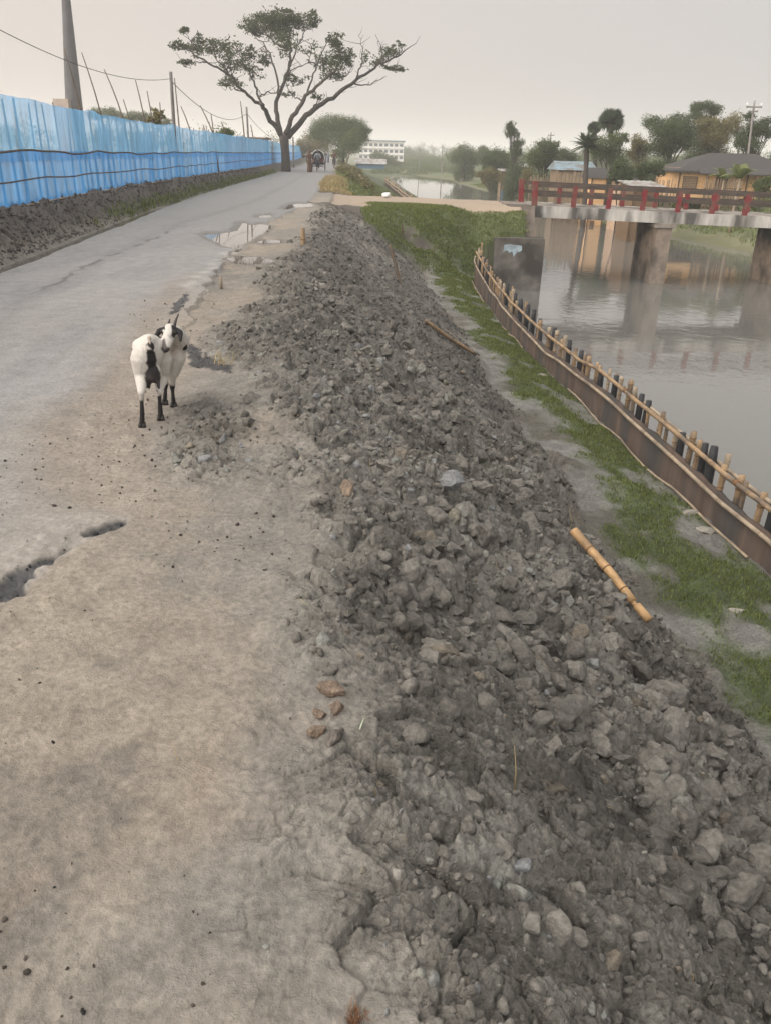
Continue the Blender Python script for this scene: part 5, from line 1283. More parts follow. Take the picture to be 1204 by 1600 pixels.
# ------------------------------------------------------------------ houses
M['woven'] = simple_mat('woven_bamboo_wall', (0.60, 0.385, 0.20), 0.8, 0.22, 5, 0.2, stretch=(1, 1, 4))
M['woven_dull'] = simple_mat('dull_woven_wall', (0.185, 0.14, 0.095), 0.8, 0.3, 5, 0.2, stretch=(3, 3, 0.5))
M['thatch'] = simple_mat('dark_thatch', (0.055, 0.052, 0.05), 0.95, 0.35, 9, 0.5, stretch=(3, 3, 0.6))
M['tin'] = simple_mat('pale_tin', (0.34, 0.34, 0.335), 0.45, 0.2, 4, 0.05, stain=(0.20, 0.16, 0.13), metal=0.2)
M['tin_blue'] = simple_mat('bluish_tin', (0.18, 0.25, 0.29), 0.5, 0.25, 4, 0.05, stain=(0.14, 0.13, 0.12), metal=0.1)
M['wood_dark'] = simple_mat('dark_plank', (0.13, 0.085, 0.05), 0.8, 0.3, 6, 0.2, stretch=(1, 1, 5))
M['cloth_blue'] = simple_mat('blue_sheet', (0.10, 0.17, 0.24), 0.8, 0.25, 5, 0.1)
M['whitewash'] = simple_mat('whitewash', (0.62, 0.62, 0.60), 0.85, 0.1, 2, 0.05)
M['pinkwall'] = simple_mat('pale_mud_wall', (0.42, 0.30, 0.21), 0.85, 0.2, 3, 0.1)
M['brick'] = simple_mat('dull_brick', (0.20, 0.12, 0.085), 0.9, 0.3, 6, 0.1)

def hip_house():
    y = 57.0; g = -0.62
    L = PY(1056, 300, y)[0]; R = PY(1232, 300, y)[0]; ze = PY(1060, 262, y)[2]; zr = PY(1120, 239, y + 2.5)[2]
    root = thing('bamboo_house', 'tan woven bamboo house with a dark hipped thatch roof', 'house', ((L + R) / 2, y + 2.5, g)); ox = np.array(root.location); D = 5.0
    MB().box(np.array(((L + R) / 2, y + D / 2, (ze + g) / 2)) - ox, (R - L, D, ze - g + 0.02)).build('wall', M['woven'], root)
    rl_, rr_ = PY(1109, 239, y + 2.5)[0], PY(1166, 239, y + 2.5)[0]; o = 0.45
    V = np.array([(L - o, y - o, ze - 0.16), (R + o, y - o, ze - 0.16), (R + o, y + D + o, ze - 0.16), (L - o, y + D + o, ze - 0.16), (rl_, y + 2.5, zr), (rr_ + 0.6, y + 2.5, zr)]); V2 = V - np.array([0, 0, 0.10])
    V = np.r_[V, V2] - ox
    F = [(0, 1, 5, 4), (1, 2, 5), (2, 3, 4, 5), (3, 0, 4), (6, 10, 11, 7), (7, 11, 8), (8, 11, 10, 9), (9, 10, 6), (0, 6, 7, 1), (1, 7, 8, 2), (2, 8, 9, 3), (3, 9, 6, 0)]
    MB().add(V, F).build('roof', M['thatch'], root)
    wx0, wx1 = PY(1066, 288, y)[0], PY(1086, 288, y)[0]; wz0, wz1 = PY(1075, 293, y)[2], PY(1075, 277, y)[2]
    fr = MB()
    for k in range(6): fr.box(np.array(((wx0 + wx1) / 2, y - 0.035, wz0 + (k + 0.5) * (wz1 - wz0) / 6)) - ox, (wx1 - wx0, 0.03, (wz1 - wz0) / 6 * 0.7))
    sh = fr.build('window', M['woven_dull'], root)
    fx = MB()
    for xx in (wx0 - 0.03, wx1 + 0.03): fx.box(np.array((xx, y - 0.03, (wz0 + wz1) / 2)) - ox, (0.06, 0.055, wz1 - wz0 + 0.12))
    for zz in (wz0 - 0.03, wz1 + 0.03): fx.box(np.array(((wx0 + wx1) / 2, y - 0.028, zz)) - ox, (wx1 - wx0 - 0.004, 0.05, 0.055))
    fx.build('frame', M['wood_dark'], sh)
    for xx in (L + 0.03, PY(1101, 290, y)[0], (L + R) / 2 + 0.8, R - 0.03): MB().tube([np.array((xx, y - 0.05, g - 0.2)) - ox, np.array((xx, y - 0.05, ze)) - ox], 0.05, 7).build('post', M['wood_dark'], root, True)
    # lean-to porch on the right half, on thin posts
    ax0, ax1 = PY(1090, 270, y - 1.2)[0], PY(1215, 270, y - 1.2)[0]; az = PY(1100, 270, y - 1.2)[2]
    p = MB(); 
    V = np.array([(ax0 + 0.5, y - 0.06, az + 0.30), (ax1, y - 0.06, az + 0.30), (ax1, y - 1.5, az - 0.02), (ax0, y - 1.5, az - 0.02)]); V = np.r_[V, V - np.array([0, 0, 0.06])] - ox
    porch = p.add(V, [(0, 1, 2, 3), (7, 6, 5, 4), (0, 4, 5, 1), (1, 5, 6, 2), (2, 6, 7, 3), (3, 7, 4, 0)]).build('porch_roof', M['thatch'], root)
    for px in (1102, 1140, 1180): 
        xx = PY(px, 290, y - 1.4)[0]; MB().tube([np.array((xx, y - 1.4, g - 0.2)) - ox, np.array((xx, y - 1.4, az)) - ox], 0.04, 6).build('porch_post', M['wood_dark'], root, True)
    dx = PY(1096, 280, y)[0]
    MB().box(np.array((PY(1125, 290, y)[0], y - 0.03, (g + az) / 2 - 0.1)) - ox, (0.8, 0.05, az - g - 0.2)).build('door', M['wood_dark'], root)
hip_house()

def stick_screen(label, y, px0, px1, top, seed):
    r = np.random.default_rng(seed); a_, b_ = PY(px0, top, y), PY(px1, top, y); g = gz((a_[0] + b_[0]) / 2, y)
    mb = MB(); x = a_[0]
    while x < b_[0]:
        h = a_[2] + r.normal(0, 0.10); mb.tube([(x, y + r.normal(0, 0.03), g - 0.2), (x + r.normal(0, 0.05), y, h)], r.uniform(0.02, 0.035), 5); x += r.uniform(0.05, 0.11)
    for z in (0.35, 0.8): mb.tube([(a_[0] - 0.1, y - 0.04, g + z * (a_[2] - g)), (b_[0] + 0.1, y - 0.04, g + z * (a_[2] - g))], 0.025, 5)
    tag(mb.build('stick_fence', M['woven_dull'], None, True), label, 'fence', 'stick fences across the canal')
stick_screen('brown stick fence in front of the porch of the tan house', 53, 1102, 1160, 281, 1)
stick_screen('brown stick fence beside the pale tin roof', 50, 1022, 1054, 283, 2)
stick_screen('tall brown stick fence behind the left end of the bridge', 62, 868, 914, 270, 3)
stick_screen('low stick fence between the hut with blue cloth and the bridge', 72, 826, 862, 276, 4)

def hut(name, label, y, px0, px1, roof_t, roof_b, wall_m, roof_m, depth=3.0, extra=None, pitch='lean'):
    x0_, x1_ = PY(px0, roof_b, y)[0], PY(px1, roof_b, y)[0]; zb_ = PY((px0 + px1) / 2, roof_b, y)[2]; zt = max(PY((px0 + px1) / 2, roof_t, y + depth)[2], zb_ + 0.12)
    g = min(gz0(x0_, y), gz0(x1_, y), -0.5)
    root = thing(name, label, 'hut', ((x0_ + x1_) / 2, y + depth / 2, g), 0, 'huts across the canal'); ox = np.array(root.location)
    w_ = x1_ - x0_
    if pitch == 'lean':
        V = np.array([(x0_, y, g - 0.2), (x1_, y, g - 0.2), (x1_, y + depth, g - 0.2), (x0_, y + depth, g - 0.2), (x0_, y, zb_ - 0.05), (x1_, y, zb_ - 0.05), (x1_, y + depth, zt - 0.05), (x0_, y + depth, zt - 0.05)])
        MB().add(V - ox, [(0, 3, 2, 1), (4, 5, 6, 7), (0, 1, 5, 4), (1, 2, 6, 5), (2, 3, 7, 6), (3, 0, 4, 7)]).build('wall', wall_m, root)
        n = max(6, int(w_ / 0.12)); xs = np.linspace(x0_ - 0.25, x1_ + 0.25, n); rp = 0.015 * np.where(np.arange(n) % 2, 1, -1)
        sl = (zt - zb_) / depth
        rows = [(y - 0.35, zb_ - 0.35 * sl), (y + depth + 0.2, zt + 0.2 * sl)]
        V = np.concatenate([np.c_[xs, np.full(n, yy_), zz + rp] for yy_, zz in rows] + [np.c_[xs, np.full(n, yy_), zz + rp - 0.04] for yy_, zz in rows]) - ox
        F = [(k, k + 1, n + k + 1, n + k) for k in range(n - 1)] + [(2 * n + k, 3 * n + k, 3 * n + k + 1, 2 * n + k + 1) for k in range(n - 1)] + [(k, 2 * n + k, 2 * n + k + 1, k + 1) for k in range(n - 1)]
        MB().add(V, F).build('roof', roof_m, root)
    else:
        MB().box(np.array(((x0_ + x1_) / 2, y + depth / 2, (zb_ + g - 0.2) / 2)) - ox, (w_, depth, zb_ - g + 0.2)).build('wall', wall_m, root)
        o = 0.3; V = np.array([(x0_ - o, y - o, zb_ - 0.1), (x1_ + o, y - o, zb_ - 0.1), (x1_ + o, y + depth + o, zb_ - 0.1), (x0_ - o, y + depth + o, zb_ - 0.1), (x0_ - o * 0.6, y + depth / 2, zt), (x1_ + o * 0.6, y + depth / 2, zt)])
        MB().add(V - ox, [(0, 1, 5, 4), (1, 2, 5), (2, 3, 4, 5), (3, 0, 4), (0, 3, 2, 1)]).build('roof', roof_m, root)
    dx = x0_ + w_ * 0.35
    MB().box(np.array((dx, y - 0.025, g + 0.5)) - ox, (min(0.7, w_ * 0.3), 0.045, 1.1)).build('door', M['wood_dark'], root)
    for xx in (x0_ + 0.02, x1_ - 0.02): MB().tube([np.array((xx, y - 0.06, g - 0.2)) - ox, np.array((xx, y - 0.06, zb_ - 0.03)) - ox], 0.045, 6).build('post', M['wood_dark'], root, True)
    if extra: extra(root, ox, x0_, x1_, y, g, zb_)
    return root
def blue_wrap(root, ox, x0_, x1_, y, g, zb_):
    MB().box(np.array(((x0_ + x1_) / 2, y - 0.07, g + 0.45)) - ox, (x1_ - x0_ - 0.12, 0.03, 0.85)).build('blue_cloth', M['cloth_blue'], root)
hut('tin_hut', 'small hut with flat tin roof and blue cloth round its foot', 100, 783, 808, 264, 267, M['woven_dull'], M['tin'], 2.4, blue_wrap)
hut('tin_hut', 'hut under a long bluish tin roof behind the left bridge end', 68, 874, 928, 252, 264, M['woven_dull'], M['tin_blue'], 4.0, None, 'gable')
hut('tin_hut', 'pale tin lean to behind the middle of the bridge', 48, 989, 1030, 283, 290, M['wood_dark'], M['tin'], 2.6)
hut('thatch_hut', 'tan walled hut with sloping thatch between the palm and bushes', 60, 924, 948, 262, 276, M['woven'], M['thatch'], 3.0, None, 'gable')
hut('thatch_hut', 'small pale mud walled hut left of the pale tin lean to', 55, 972, 992, 272, 280, M['pinkwall'], M['thatch'], 2.6, None, 'gable')
hut('tin_hut', 'half hidden hut with tin roof behind the hut with blue cloth', 106, 803, 824, 256, 260, M['woven_dull'], M['tin'], 3.0)

def white_block():
    y = 260.0; a_, b_ = PY(560, 240, y), PY(630, 240, y); zt = PY(600, 221, y)[2]; g = -0.5
    root = thing('white_building', 'long white three storey building far behind the trees', 'building', ((a_[0] + b_[0]) / 2, y + 5, g)); ox = np.array(root.location)
    W, cx = b_[0] - a_[0], (a_[0] + b_[0]) / 2
    MB().box(np.array((cx, y + 5, (zt + g) / 2)) - ox, (W, 10, zt - g)).build('wall', M['whitewash'], root)
    MB().box(np.array((cx, y + 5, zt + 0.16)) - ox, (W + 0.8, 10.8, 0.3)).build('roof', M['tin_blue'], root)
    dk = simple_mat('window_shade', (0.12, 0.14, 0.16), 0.4, 0.1, 3, 0); H_ = zt - g
    for fl in range(3):
        for k in range(9):
            x = cx - W / 2 + (k + 0.5) * W / 9
            w_ = MB().box(np.array((x, y - 0.03, g + H_ * (0.20 + 0.31 * fl))) - ox, (W / 9 * 0.62, 0.08, H_ * 0.14)).build('window', dk, root)
        MB().box(np.array((cx, y - 0.15, g + H_ * (0.34 + 0.31 * fl))) - ox, (W + 0.2, 0.25, 0.16)).build('ledge', M['whitewash'], root)
white_block()
def blue_hall():
    y = 150.0; a_, b_ = PY(578, 262, y), PY(600, 262, y); a_ = PY(556, 262, y); zt = PY(580, 248, y)[2]; ze = PY(580, 256, y)[2]; g = -0.9
    root = thing('long_shed', 'long low shed with pale roof on the far road bank', 'shed', ((a_[0] + b_[0]) / 2, y + 2, g)); ox = np.array(root.location); W, cx = b_[0] - a_[0], (a_[0] + b_[0]) / 2
    MB().box(np.array((cx, y + 2, (ze + g) / 2)) - ox, (W, 4, ze - g)).build('wall', M['cloth_blue'], root)
    V = np.array([(cx - W / 2 - .3, y - .4, ze - .02), (cx + W / 2 + .3, y - .4, ze - .02), (cx + W / 2 + .3, y + 4.4, ze - .02), (cx - W / 2 - .3, y + 4.4, ze - .02), (cx - W / 2 - .3, y + 2, zt), (cx + W / 2 + .3, y + 2, zt)]) - ox
    MB().add(V, [(0, 1, 5, 4), (1, 2, 5), (2, 3, 4, 5), (3, 0, 4), (0, 3, 2, 1)]).build('roof', M['tin'], root)
blue_hall()
def brick_shed():
    y = 74.0; a_, b_ = PY(404, 225, y), PY(440, 225, y); zt = PY(420, 214, y)[2]; g = 0.15
    a_[0] = min(a_[0], FENCE(y) - 4.0); b_[0] = min(b_[0], FENCE(y) - 0.6)
    root = thing('brick_shed', 'low brown brick shed behind the net left of the big tree', 'shed', ((a_[0] + b_[0]) / 2, y + 1.5, g)); ox = np.array(root.location); W, cx = b_[0] - a_[0], (a_[0] + b_[0]) / 2
    MB().box(np.array((cx, y + 1.5, (zt - 0.2 + g) / 2)) - ox, (W, 3, zt - g - 0.2)).build('wall', M['brick'], root)
    MB().box(np.array((cx, y + 1.5, zt - 0.12)) - ox, (W + 0.4, 3.4, 0.14)).build('roof', M['wood_dark'], root)
brick_shed()
def chimney():
    y = 110.0; b_ = PY(116, 165, y); t_ = PY(103.6, 0, y); m = px_m(y); g = 0.15
    ax = (t_ - b_) / (t_[2] - b_[2])
    root = thing('kiln_chimney', 'tall banded brick kiln chimney behind the blue net', 'chimney', (b_[0] - ax[0] * (b_[2] - g) * 0, y, g)); ox = np.array(root.location)
    r_b, r_t = 25 * m / 2, 12.4 * m / 2
    zs = np.r_[np.arange(3.0, 27.0, 0.5)]; 
    def rad(z): return r_t + (r_b - r_t) * np.clip((t_[2] - z) / (t_[2] - b_[2]), -0.35, 1.2) ** 1.0 if z < t_[2] else r_t * (1 - 0.02 * (z - t_[2]))
    grey = simple_mat('kiln_grey', (0.070, 0.068, 0.075), 0.9, 0.25, 0.8, 0.1); pale = simple_mat('kiln_pale', (0.27, 0.245, 0.235), 0.9, 0.25, 0.8, 0.1); basem = simple_mat('kiln_base', (0.33, 0.27, 0.235), 0.9, 0.2, 0.8, 0.1)
    zb1, zb2, zb3 = PY(112, 146, y)[2], PY(108, 74, y)[2], PY(104, 22, y)[2]
    def seg(z0, z1, mi, mb):
        mb.m = mi; zz = np.linspace(z0, z1, 8); mb.tube([b_ + ax * (z - b_[2]) - ox for z in zz], [rad(z) for z in zz], 24, False)
    mb = MB(); seg(g, zb1, 1, mb); seg(zb1, zb2, 0, mb); seg(zb2, zb3, 1, mb); seg(zb3, 26.0, 0, mb)
    mb.build('shaft', [grey, pale], root, True)
    top = b_ + ax * (26.0 - b_[2]) - ox
    MB().tube([top - np.array([0, 0, 0.25]), top, top + np.array([0, 0, 0.12])], [rad(26.0) * 1.05, rad(26.0) * 1.12, rad(26.0) * 1.05], 24).build('rim', grey, root, True)
    zc = PY(108, 156, y)[2]; MB().box(np.array((PY(105, 165, y)[0], y - 0.8, (zc + g) / 2)) - ox, (2.0, 2.6, zc - g), taper=0.92).build('base_block', basem, root)
    lad = MB()
    for sgn in (-0.13, 0.13): lad.tube([b_ + ax * (z - b_[2]) - ox + np.array([rad(z) * 0.5 + sgn, -rad(z) * 0.95 - 0.06, 0]) for z in np.linspace(2, 20, 12)], 0.018, 4)
    for z in np.arange(2, 20, 0.45): q = b_ + ax * (z - b_[2]) - ox + np.array([rad(z) * 0.5, -rad(z) * 0.95 - 0.06, 0]); lad.tube([q - np.array([0.13, 0, 0]), q + np.array([0.13, 0, 0])], 0.014, 4)
    lad.build('ladder', grey, root)
chimney()

# ------------------------------------------------------------------ poles and wires
def pole(label, y, top, low, rpx, arm=None, mat='pole', ins=True):
    a_, b_ = PY(*top, y), PY(*low, y); d = (a_ - b_) / (a_[2] - b_[2]); g = gz(b_[0] - d[0] * (b_[2] + 0.3), y); f = b_ - d * (b_[2] - g); m = px_m(y)
    root = thing('utility_pole', label, 'utility pole', tuple(f), 0, 'utility poles'); r0 = rpx * m / 2
    MB().tube(resample([-d * 0.4, a_ - f], 6), np.linspace(r0 * 1.15, r0 * 0.85, 6), 9).build('shaft', M[mat], root, True)
    for (dz_px, half) in (arm or []):
        c = a_ - f - np.array([0, 0, dz_px * m]); h = half * m
        ar = MB().box(c + np.array([0, -r0 - 0.045, 0]), (2 * h, 0.09, 0.11)).build('crossarm', M[mat], root)
        if ins:
            for sx in (-0.9, 0.9): MB().tube([c + np.array([sx * h, -r0 - 0.045, 0.05]), c + np.array([sx * h, -r0 - 0.045, 0.13]), c + np.array([sx * h, -r0 - 0.045, 0.26])], [0.03, 0.07, 0.04], 7).build('insulator', M['whitewash'], ar, True)
    return a_
p1 = pole('nearest dark utility pole rising behind the blue net', 32.5, (267, 112), (272, 195), 5.6, [])
p2 = pole('second utility pole behind the net left of the big tree', 60, (385.5, 167), (388, 214), 3.2, [])
pole('slim pole behind the net just right of the big trunk', 88, (458, 214), (459, 262), 2.6, [])
pole('utility pole with a crossarm among the trees at the right edge', 66, (1178, 157), (1171, 215), 3.4, [(9, 12), (15, 7)], 'pole_far')
pole('utility pole with short crossarm behind the full green tree', 120, (860, 207), (858, 235), 2.2, [(4, 5)], 'pole_far')
pole('thin distant pole above the bend of the canal', 190, (691, 227), (690, 250), 1.6, [(3, 3)], 'pole_far', False)
pole('faintest distant pole right of the white building', 210, (654, 231), (654, 250), 1.2, [(2, 2)], 'pole_far', False)
def cable(label, pts, rad):
    P = resample(pts, 40); o = MB().tube(P, rad, 5).build('overhead_cable', M['wire'], None, True); tag(o, label, 'cable', 'overhead cables')
def sag(a_, b_, s, n=30):
    t = np.linspace(0, 1, n)[:, None]; P = a_ + (b_ - a_) * t; P[:, 2] -= (4 * s * t * (1 - t))[:, 0]; return P
w0 = PY(-60, 14, 17); cable('cable sagging from the left picture edge to the nearest pole', sag(w0, p1 - np.array([0, 0, 0.22]), 0.42), 0.009)
cable('cable sagging between the two dark utility poles', sag(p1 - np.array([0, 0, 0.3]), p2 - np.array([0, 0, 0.4]), 0.75), 0.013)
cable('cable running on from the second pole past the big tree', sag(p2 - np.array([0, 0, 0.4]), PY(458, 218, 88), 0.8), 0.015)

# ------------------------------------------------------------------ goat
def tint_mat(name, rough=0.8, bump=0.3, bs=90, dist=0.006, var=0.12):
    m, n, l, p = new_mat(name)
    at = n.new("ShaderNodeAttribute"); at.attribute_name = "tint"
    tc = n.new("ShaderNodeTexCoord"); nz = n.new("ShaderNodeTexNoise"); nz.inputs["Scale"].default_value = bs; nz.inputs["Detail"].default_value = 6
    mp = n.new("ShaderNodeMapping"); mp.inputs["Scale"].default_value = (1, 1, 0.35); l.new(tc.outputs["Object"], mp.inputs[0]); l.new(mp.outputs[0], nz.inputs["Vector"])
    mr = n.new("ShaderNodeMapRange"); mr.inputs["From Min"].default_value = 0.3; mr.inputs["From Max"].default_value = 0.7; mr.inputs["To Min"].default_value = 1 - var; mr.inputs["To Max"].default_value = 1 + var; l.new(nz.outputs["Fac"], mr.inputs["Value"])
    sc = n.new("ShaderNodeVectorMath"); sc.operation = 'SCALE'; l.new(at.outputs["Color"], sc.inputs[0]); l.new(mr.outputs["Result"], sc.inputs["Scale"]); l.new(sc.outputs["Vector"], p.inputs["Base Color"])
    p.inputs["Roughness"].default_value = rough; p.inputs["Specular IOR Level"].default_value = 0.25
    b = n.new("ShaderNodeBump"); b.inputs["Strength"].default_value = bump; b.inputs["Distance"].default_value = dist; l.new(nz.outputs["Fac"], b.inputs["Height"]); l.new(b.outputs["Normal"], p.inputs["Normal"])
    return m
M['fur'] = tint_mat('goat_fur', 0.85, 0.5, 120, 0.006)
M['hoof'] = simple_mat('hoof', (0.030, 0.027, 0.025), 0.6, 0.2, 30, 0.1)
M['horn'] = simple_mat('horn', (0.06, 0.052, 0.045), 0.6, 0.2, 60, 0.3)
M['eye'] = simple_mat('eye', (0.02, 0.015, 0.01), 0.15, 0.1, 5, 0)

def remesh(mb, voxel, smooth=4, fac=0.5):
    """grow one continuous skin over overlapping shapes; returns vertices and faces"""
    o = mb.build('rough_body', M['fur']); 
    a = o.modifiers.new('r', 'REMESH'); a.mode = 'VOXEL'; a.voxel_size = voxel
    s = o.modifiers.new('s', 'SMOOTH'); s.iterations = smooth; s.factor = fac
    dg = bpy.context.evaluated_depsgraph_get(); ev = o.evaluated_get(dg); me = ev.to_mesh()
    V = np.array([v.co[:] for v in me.vertices]); F4 = np.array([p.vertices[:] for p in me.polygons if len(p.vertices) == 4]); F3 = [p.vertices[:] for p in me.polygons if len(p.vertices) == 3]
    ev.to_mesh_clear(); md = o.data; bpy.data.objects.remove(o); bpy.data.meshes.remove(md)
    return V, [F4] + ([np.array(F3)] if F3 else [])
def chain(mb, pts, rad, n=10):
    pts = np.asarray(pts, dtype=float); k = 4
    P = resample(pts, (len(pts) - 1) * k + 1); d0 = np.r_[0, np.cumsum(np.linalg.norm(np.diff(pts, axis=0), axis=1))]
    rr = np.interp(np.linspace(0, d0[-1], len(P)), d0, rad); mb.tube(P, rr, n)
    for q, r_ in ((pts[0], rad[0]), (pts[-1], rad[-1])): mb.ell(q, (r_, r_, r_), 8, 6)
def segd(V, a, b):
    a, b = np.array(a), np.array(b); t = np.clip(((V - a) @ (b - a)) / ((b - a) @ (b - a)), 0, 1); return np.linalg.norm(V - a - t[:, None] * (b - a), axis=1)

def goat():
    hl, hr, fr, fl = PZ(222.5, 661, 0), PZ(251.5, 651, 0), PZ(272, 633, 0), PZ(258, 627, 0)
    for q in (hl, hr, fr, fl): q[2] = gz(q[0], q[1])
    mid = (hl + hr + fr + fl) / 4
    root = thing('goat', 'white goat with black legs and rear stripe standing on the verge looking back', 'goat', tuple(mid)); ox = mid
    P = lambda px, py, y: PY(px, py, y) - ox
    mb = MB()
    yh, yf = (hl[1] + hr[1]) / 2, (fl[1] + fr[1]) / 2
    rump = P(234.5, 552, yh + 0.06); belly = P(243, 554, (yh + yf) / 2 - 0.01); chest = P(266, 556, yf + 0.02)
    hd = math.atan2(chest[1] - rump[1], chest[0] - rump[0]) - math.pi / 2
    mb.ell(rump + np.array([0, 0, 0.01]), (0.086, 0.13, 0.106), 16, 10, hd); mb.ell(belly + np.array([-0.030, 0, -0.014]), (0.103, 0.19, 0.112), 16, 10, hd); mb.ell(chest, (0.092, 0.125, 0.115), 16, 10, hd)
    chain(mb, [P(233, 535, yh + 0.02), P(243, 535, (yh + yf) / 2), P(268, 538, yf + 0.02)], [0.050, 0.048, 0.048])
    chain(mb, [P(233, 534, yh - 0.02), P(235, 543, yh - 0.07)], [0.032, 0.026])
    # hind legs: thigh, stifle forward, hock back, shank, pastern
    for f, pxs, sx in ((hl, [(224, 560), (223, 588), (221, 613), (222.5, 643)], -1), (hr, [(250, 560), (252, 590), (249, 611), (250.5, 636)], 1)):
        y0 = f[1]; hip = P(pxs[0][0], pxs[0][1], y0 + 0.08); st = P(pxs[1][0], pxs[1][1], y0 + 0.09); hk = P(pxs[2][0], pxs[2][1], y0 - 0.035); ft = P(pxs[3][0], pxs[3][1], y0 - 0.004); hf = f - ox
        chain(mb, [hip, st, hk], [0.078, 0.050, 0.022]); chain(mb, [hk, hk * 0.78 + ft * 0.22, ft * 0.6 + hk * 0.4, ft, hf + np.array([0, 0, 0.03])], [0.0225, 0.0155, 0.0125, 0.0155, 0.017])
    for f, pxs in ((fr, [(272, 560), (269, 582), (269.5, 604), (271, 623)]), (fl, [(260, 560), (261, 582), (259.5, 601), (258.5, 617)])):
        y0 = f[1]; sh = P(pxs[0][0], pxs[0][1], y0 - 0.01); el = P(pxs[1][0], pxs[1][1], y0 - 0.03); kn = P(pxs[2][0], pxs[2][1], y0 + 0.008); ft = P(pxs[3][0], pxs[3][1], y0); hf = f - ox
        chain(mb, [sh, el, kn], [0.062, 0.034, 0.019]); chain(mb, [kn, kn * 0.7 + ft * 0.3, ft * 0.6 + kn * 0.4, ft, hf + np.array([0, 0, 0.03])], [0.0195, 0.0135, 0.0118, 0.0150, 0.0165])
    # neck rises from the chest, bends right and comes back; head looks at the viewer
    yc = yf + 0.02
    n0, n1, n2 = P(272, 545, yc + 0.02), P(283, 533, yc - 0.03), P(276, 520, yc - 0.11)
    chain(mb, [n0, n1, n2, P(267, 518, yc - 0.17)], [0.080, 0.060, 0.047, 0.043])
    chain(mb, [P(275, 540, yc), P(279, 560, yc - 0.01), P(273, 585, yc - 0.01)], [0.07, 0.05, 0.03])
    pol, mzl = P(266, 516, yc - 0.20), P(259.5, 545, yc - 0.315)
    hv = (mzl - pol); hl_ = np.linalg.norm(hv); hv /= hl_
    chain(mb, [pol, pol + hv * hl_ * 0.45, pol + hv * hl_ * 0.8, mzl], [0.043, 0.039, 0.029, 0.024], 12)
    side = np.cross(hv, (0, -1, 0.3)); side /= np.linalg.norm(side)
    if side[0] < 0: side = -side                                    # towards the right of the picture
    fwd = np.cross(side, hv); fwd = fwd if fwd[1] < 0 else -fwd      # out of the forehead
    for sg in (-1, 1):
        mb.ell(pol + hv * 0.028 + side * sg * 0.031 + fwd * 0.018, (0.017, 0.017, 0.015), 8, 6)     # brow
        e0 = pol - hv * 0.012 + side * sg * 0.036; e1 = e0 + side * sg * 0.030 + hv * 0.022; e2 = e1 + side * sg * 0.012 + hv * 0.065
        chain(mb, [e0, e1, e2], [0.013, 0.018, 0.011], 8)
    # udder and teats, short raised tail
    ud = P(240.5, 583, yh + 0.015); mb.ell(ud, (0.050, 0.055, 0.062), 12, 8)
    for dx in (-0.026, 0.026): chain(mb, [ud + np.array([dx, -0.02, -0.035]), ud + np.array([dx * 1.15, -0.025, -0.088])], [0.017, 0.009], 7)
    t0, t1, t2 = P(234, 531, yh - 0.03), P(233, 527, yh - 0.075), P(235, 537, yh - 0.105)
    chain(mb, [t0, t1, t2], [0.015, 0.012, 0.008], 8)
    chain(mb, [P(219, 542, yh + 0.05), P(233, 535, yh + 0.05), P(246, 541, yh + 0.06)], [0.050, 0.054, 0.042])
    V, F = remesh(mb, 0.0065, 5)
    W = V + ox
    white = np.array([0.50, 0.465, 0.42]); black = np.array([0.024, 0.022, 0.022])
    col = np.repeat(white[None], len(V), 0) * (1 + 0.10 * fbm(W[:, 0] * 12 + W[:, 2] * 5, W[:, 1] * 12, 3, 5))[:, None]
    nzv = 0.012 * fbm(W[:, 0] * 40 + W[:, 2] * 30, W[:, 1] * 40 - W[:, 2] * 20, 2, 8)
    def paint(mask, c=black, soft=None):
        k = np.clip(mask, 0, 1)[:, None]; col[:] = col * (1 - k) + np.asarray(c) * k
    rumpz = V[:, 2]
    paint(sstep(0.195, 0.165, rumpz + nzv * 1.5 + 0.02 * (V[:, 1] > 0.1)) * (np.abs(V[:, 2]) < 0.4) * (segd(V, ud, ud + np.array([0, 0, -0.09])) > 0.06))
    paint(sstep(0.055, 0.04, segd(V, ud + np.array([0, -0.02, 0]), ud + np.array([0, -0.04, -0.09])) + nzv) , np.array([0.04, 0.034, 0.033]))
    s0, s1, s2 = P(236, 540, yh - 0.07), P(238, 556, yh - 0.06), P(240.5, 578, yh - 0.03)
    paint(sstep(0.030, 0.020, segd(V, s0, s1) + nzv) * (V[:, 1] < rump[1])); paint(sstep(0.042, 0.03, segd(V, s1, s2) + nzv) * (V[:, 1] < rump[1]))
    paint(sstep(0.022, 0.014, segd(V, t1, t2) + nzv) * 0.6, np.array([0.22, 0.15, 0.10]))
    paint(sstep(0.030, 0.020, np.linalg.norm(V - mzl - hv * 0.006, axis=1) + nzv), np.array([0.06, 0.052, 0.05]))
    for sg in (-1, 1):
        e0 = pol - hv * 0.012 + side * sg * 0.042; paint(sstep(0.030, 0.022, segd(V, e0 + side * sg * 0.012, e0 + side * sg * 0.042 + hv * 0.09)))
    paint(sstep(0.024, 0.016, segd(V, pol + side * 0.036 + fwd * 0.02 - hv * 0.01, pol + side * 0.030 + fwd * 0.02 + hv * 0.055) + nzv))
    paint(sstep(0.016, 0.010, segd(V, pol - side * 0.038 + fwd * 0.02, pol - side * 0.030 + fwd * 0.02 + hv * 0.05) + nzv))
    paint(sstep(0.016, 0.008, segd(V, pol + fwd * 0.03 + hv * hl_ * 0.7 - side * 0.010, mzl + fwd * 0.02) + nzv), np.array([0.13, 0.11, 0.10]))
    paint(sstep(0.024, 0.016, segd(V, P(284, 519, yc - 0.05), P(289, 543, yc - 0.05)) + nzv))
    paint(sstep(0.04, 0.02, segd(V, P(266, 553, yc - 0.1), P(272, 548, yc - 0.1)) + nzv) * 0.25, np.array([0.40, 0.24, 0.13]))
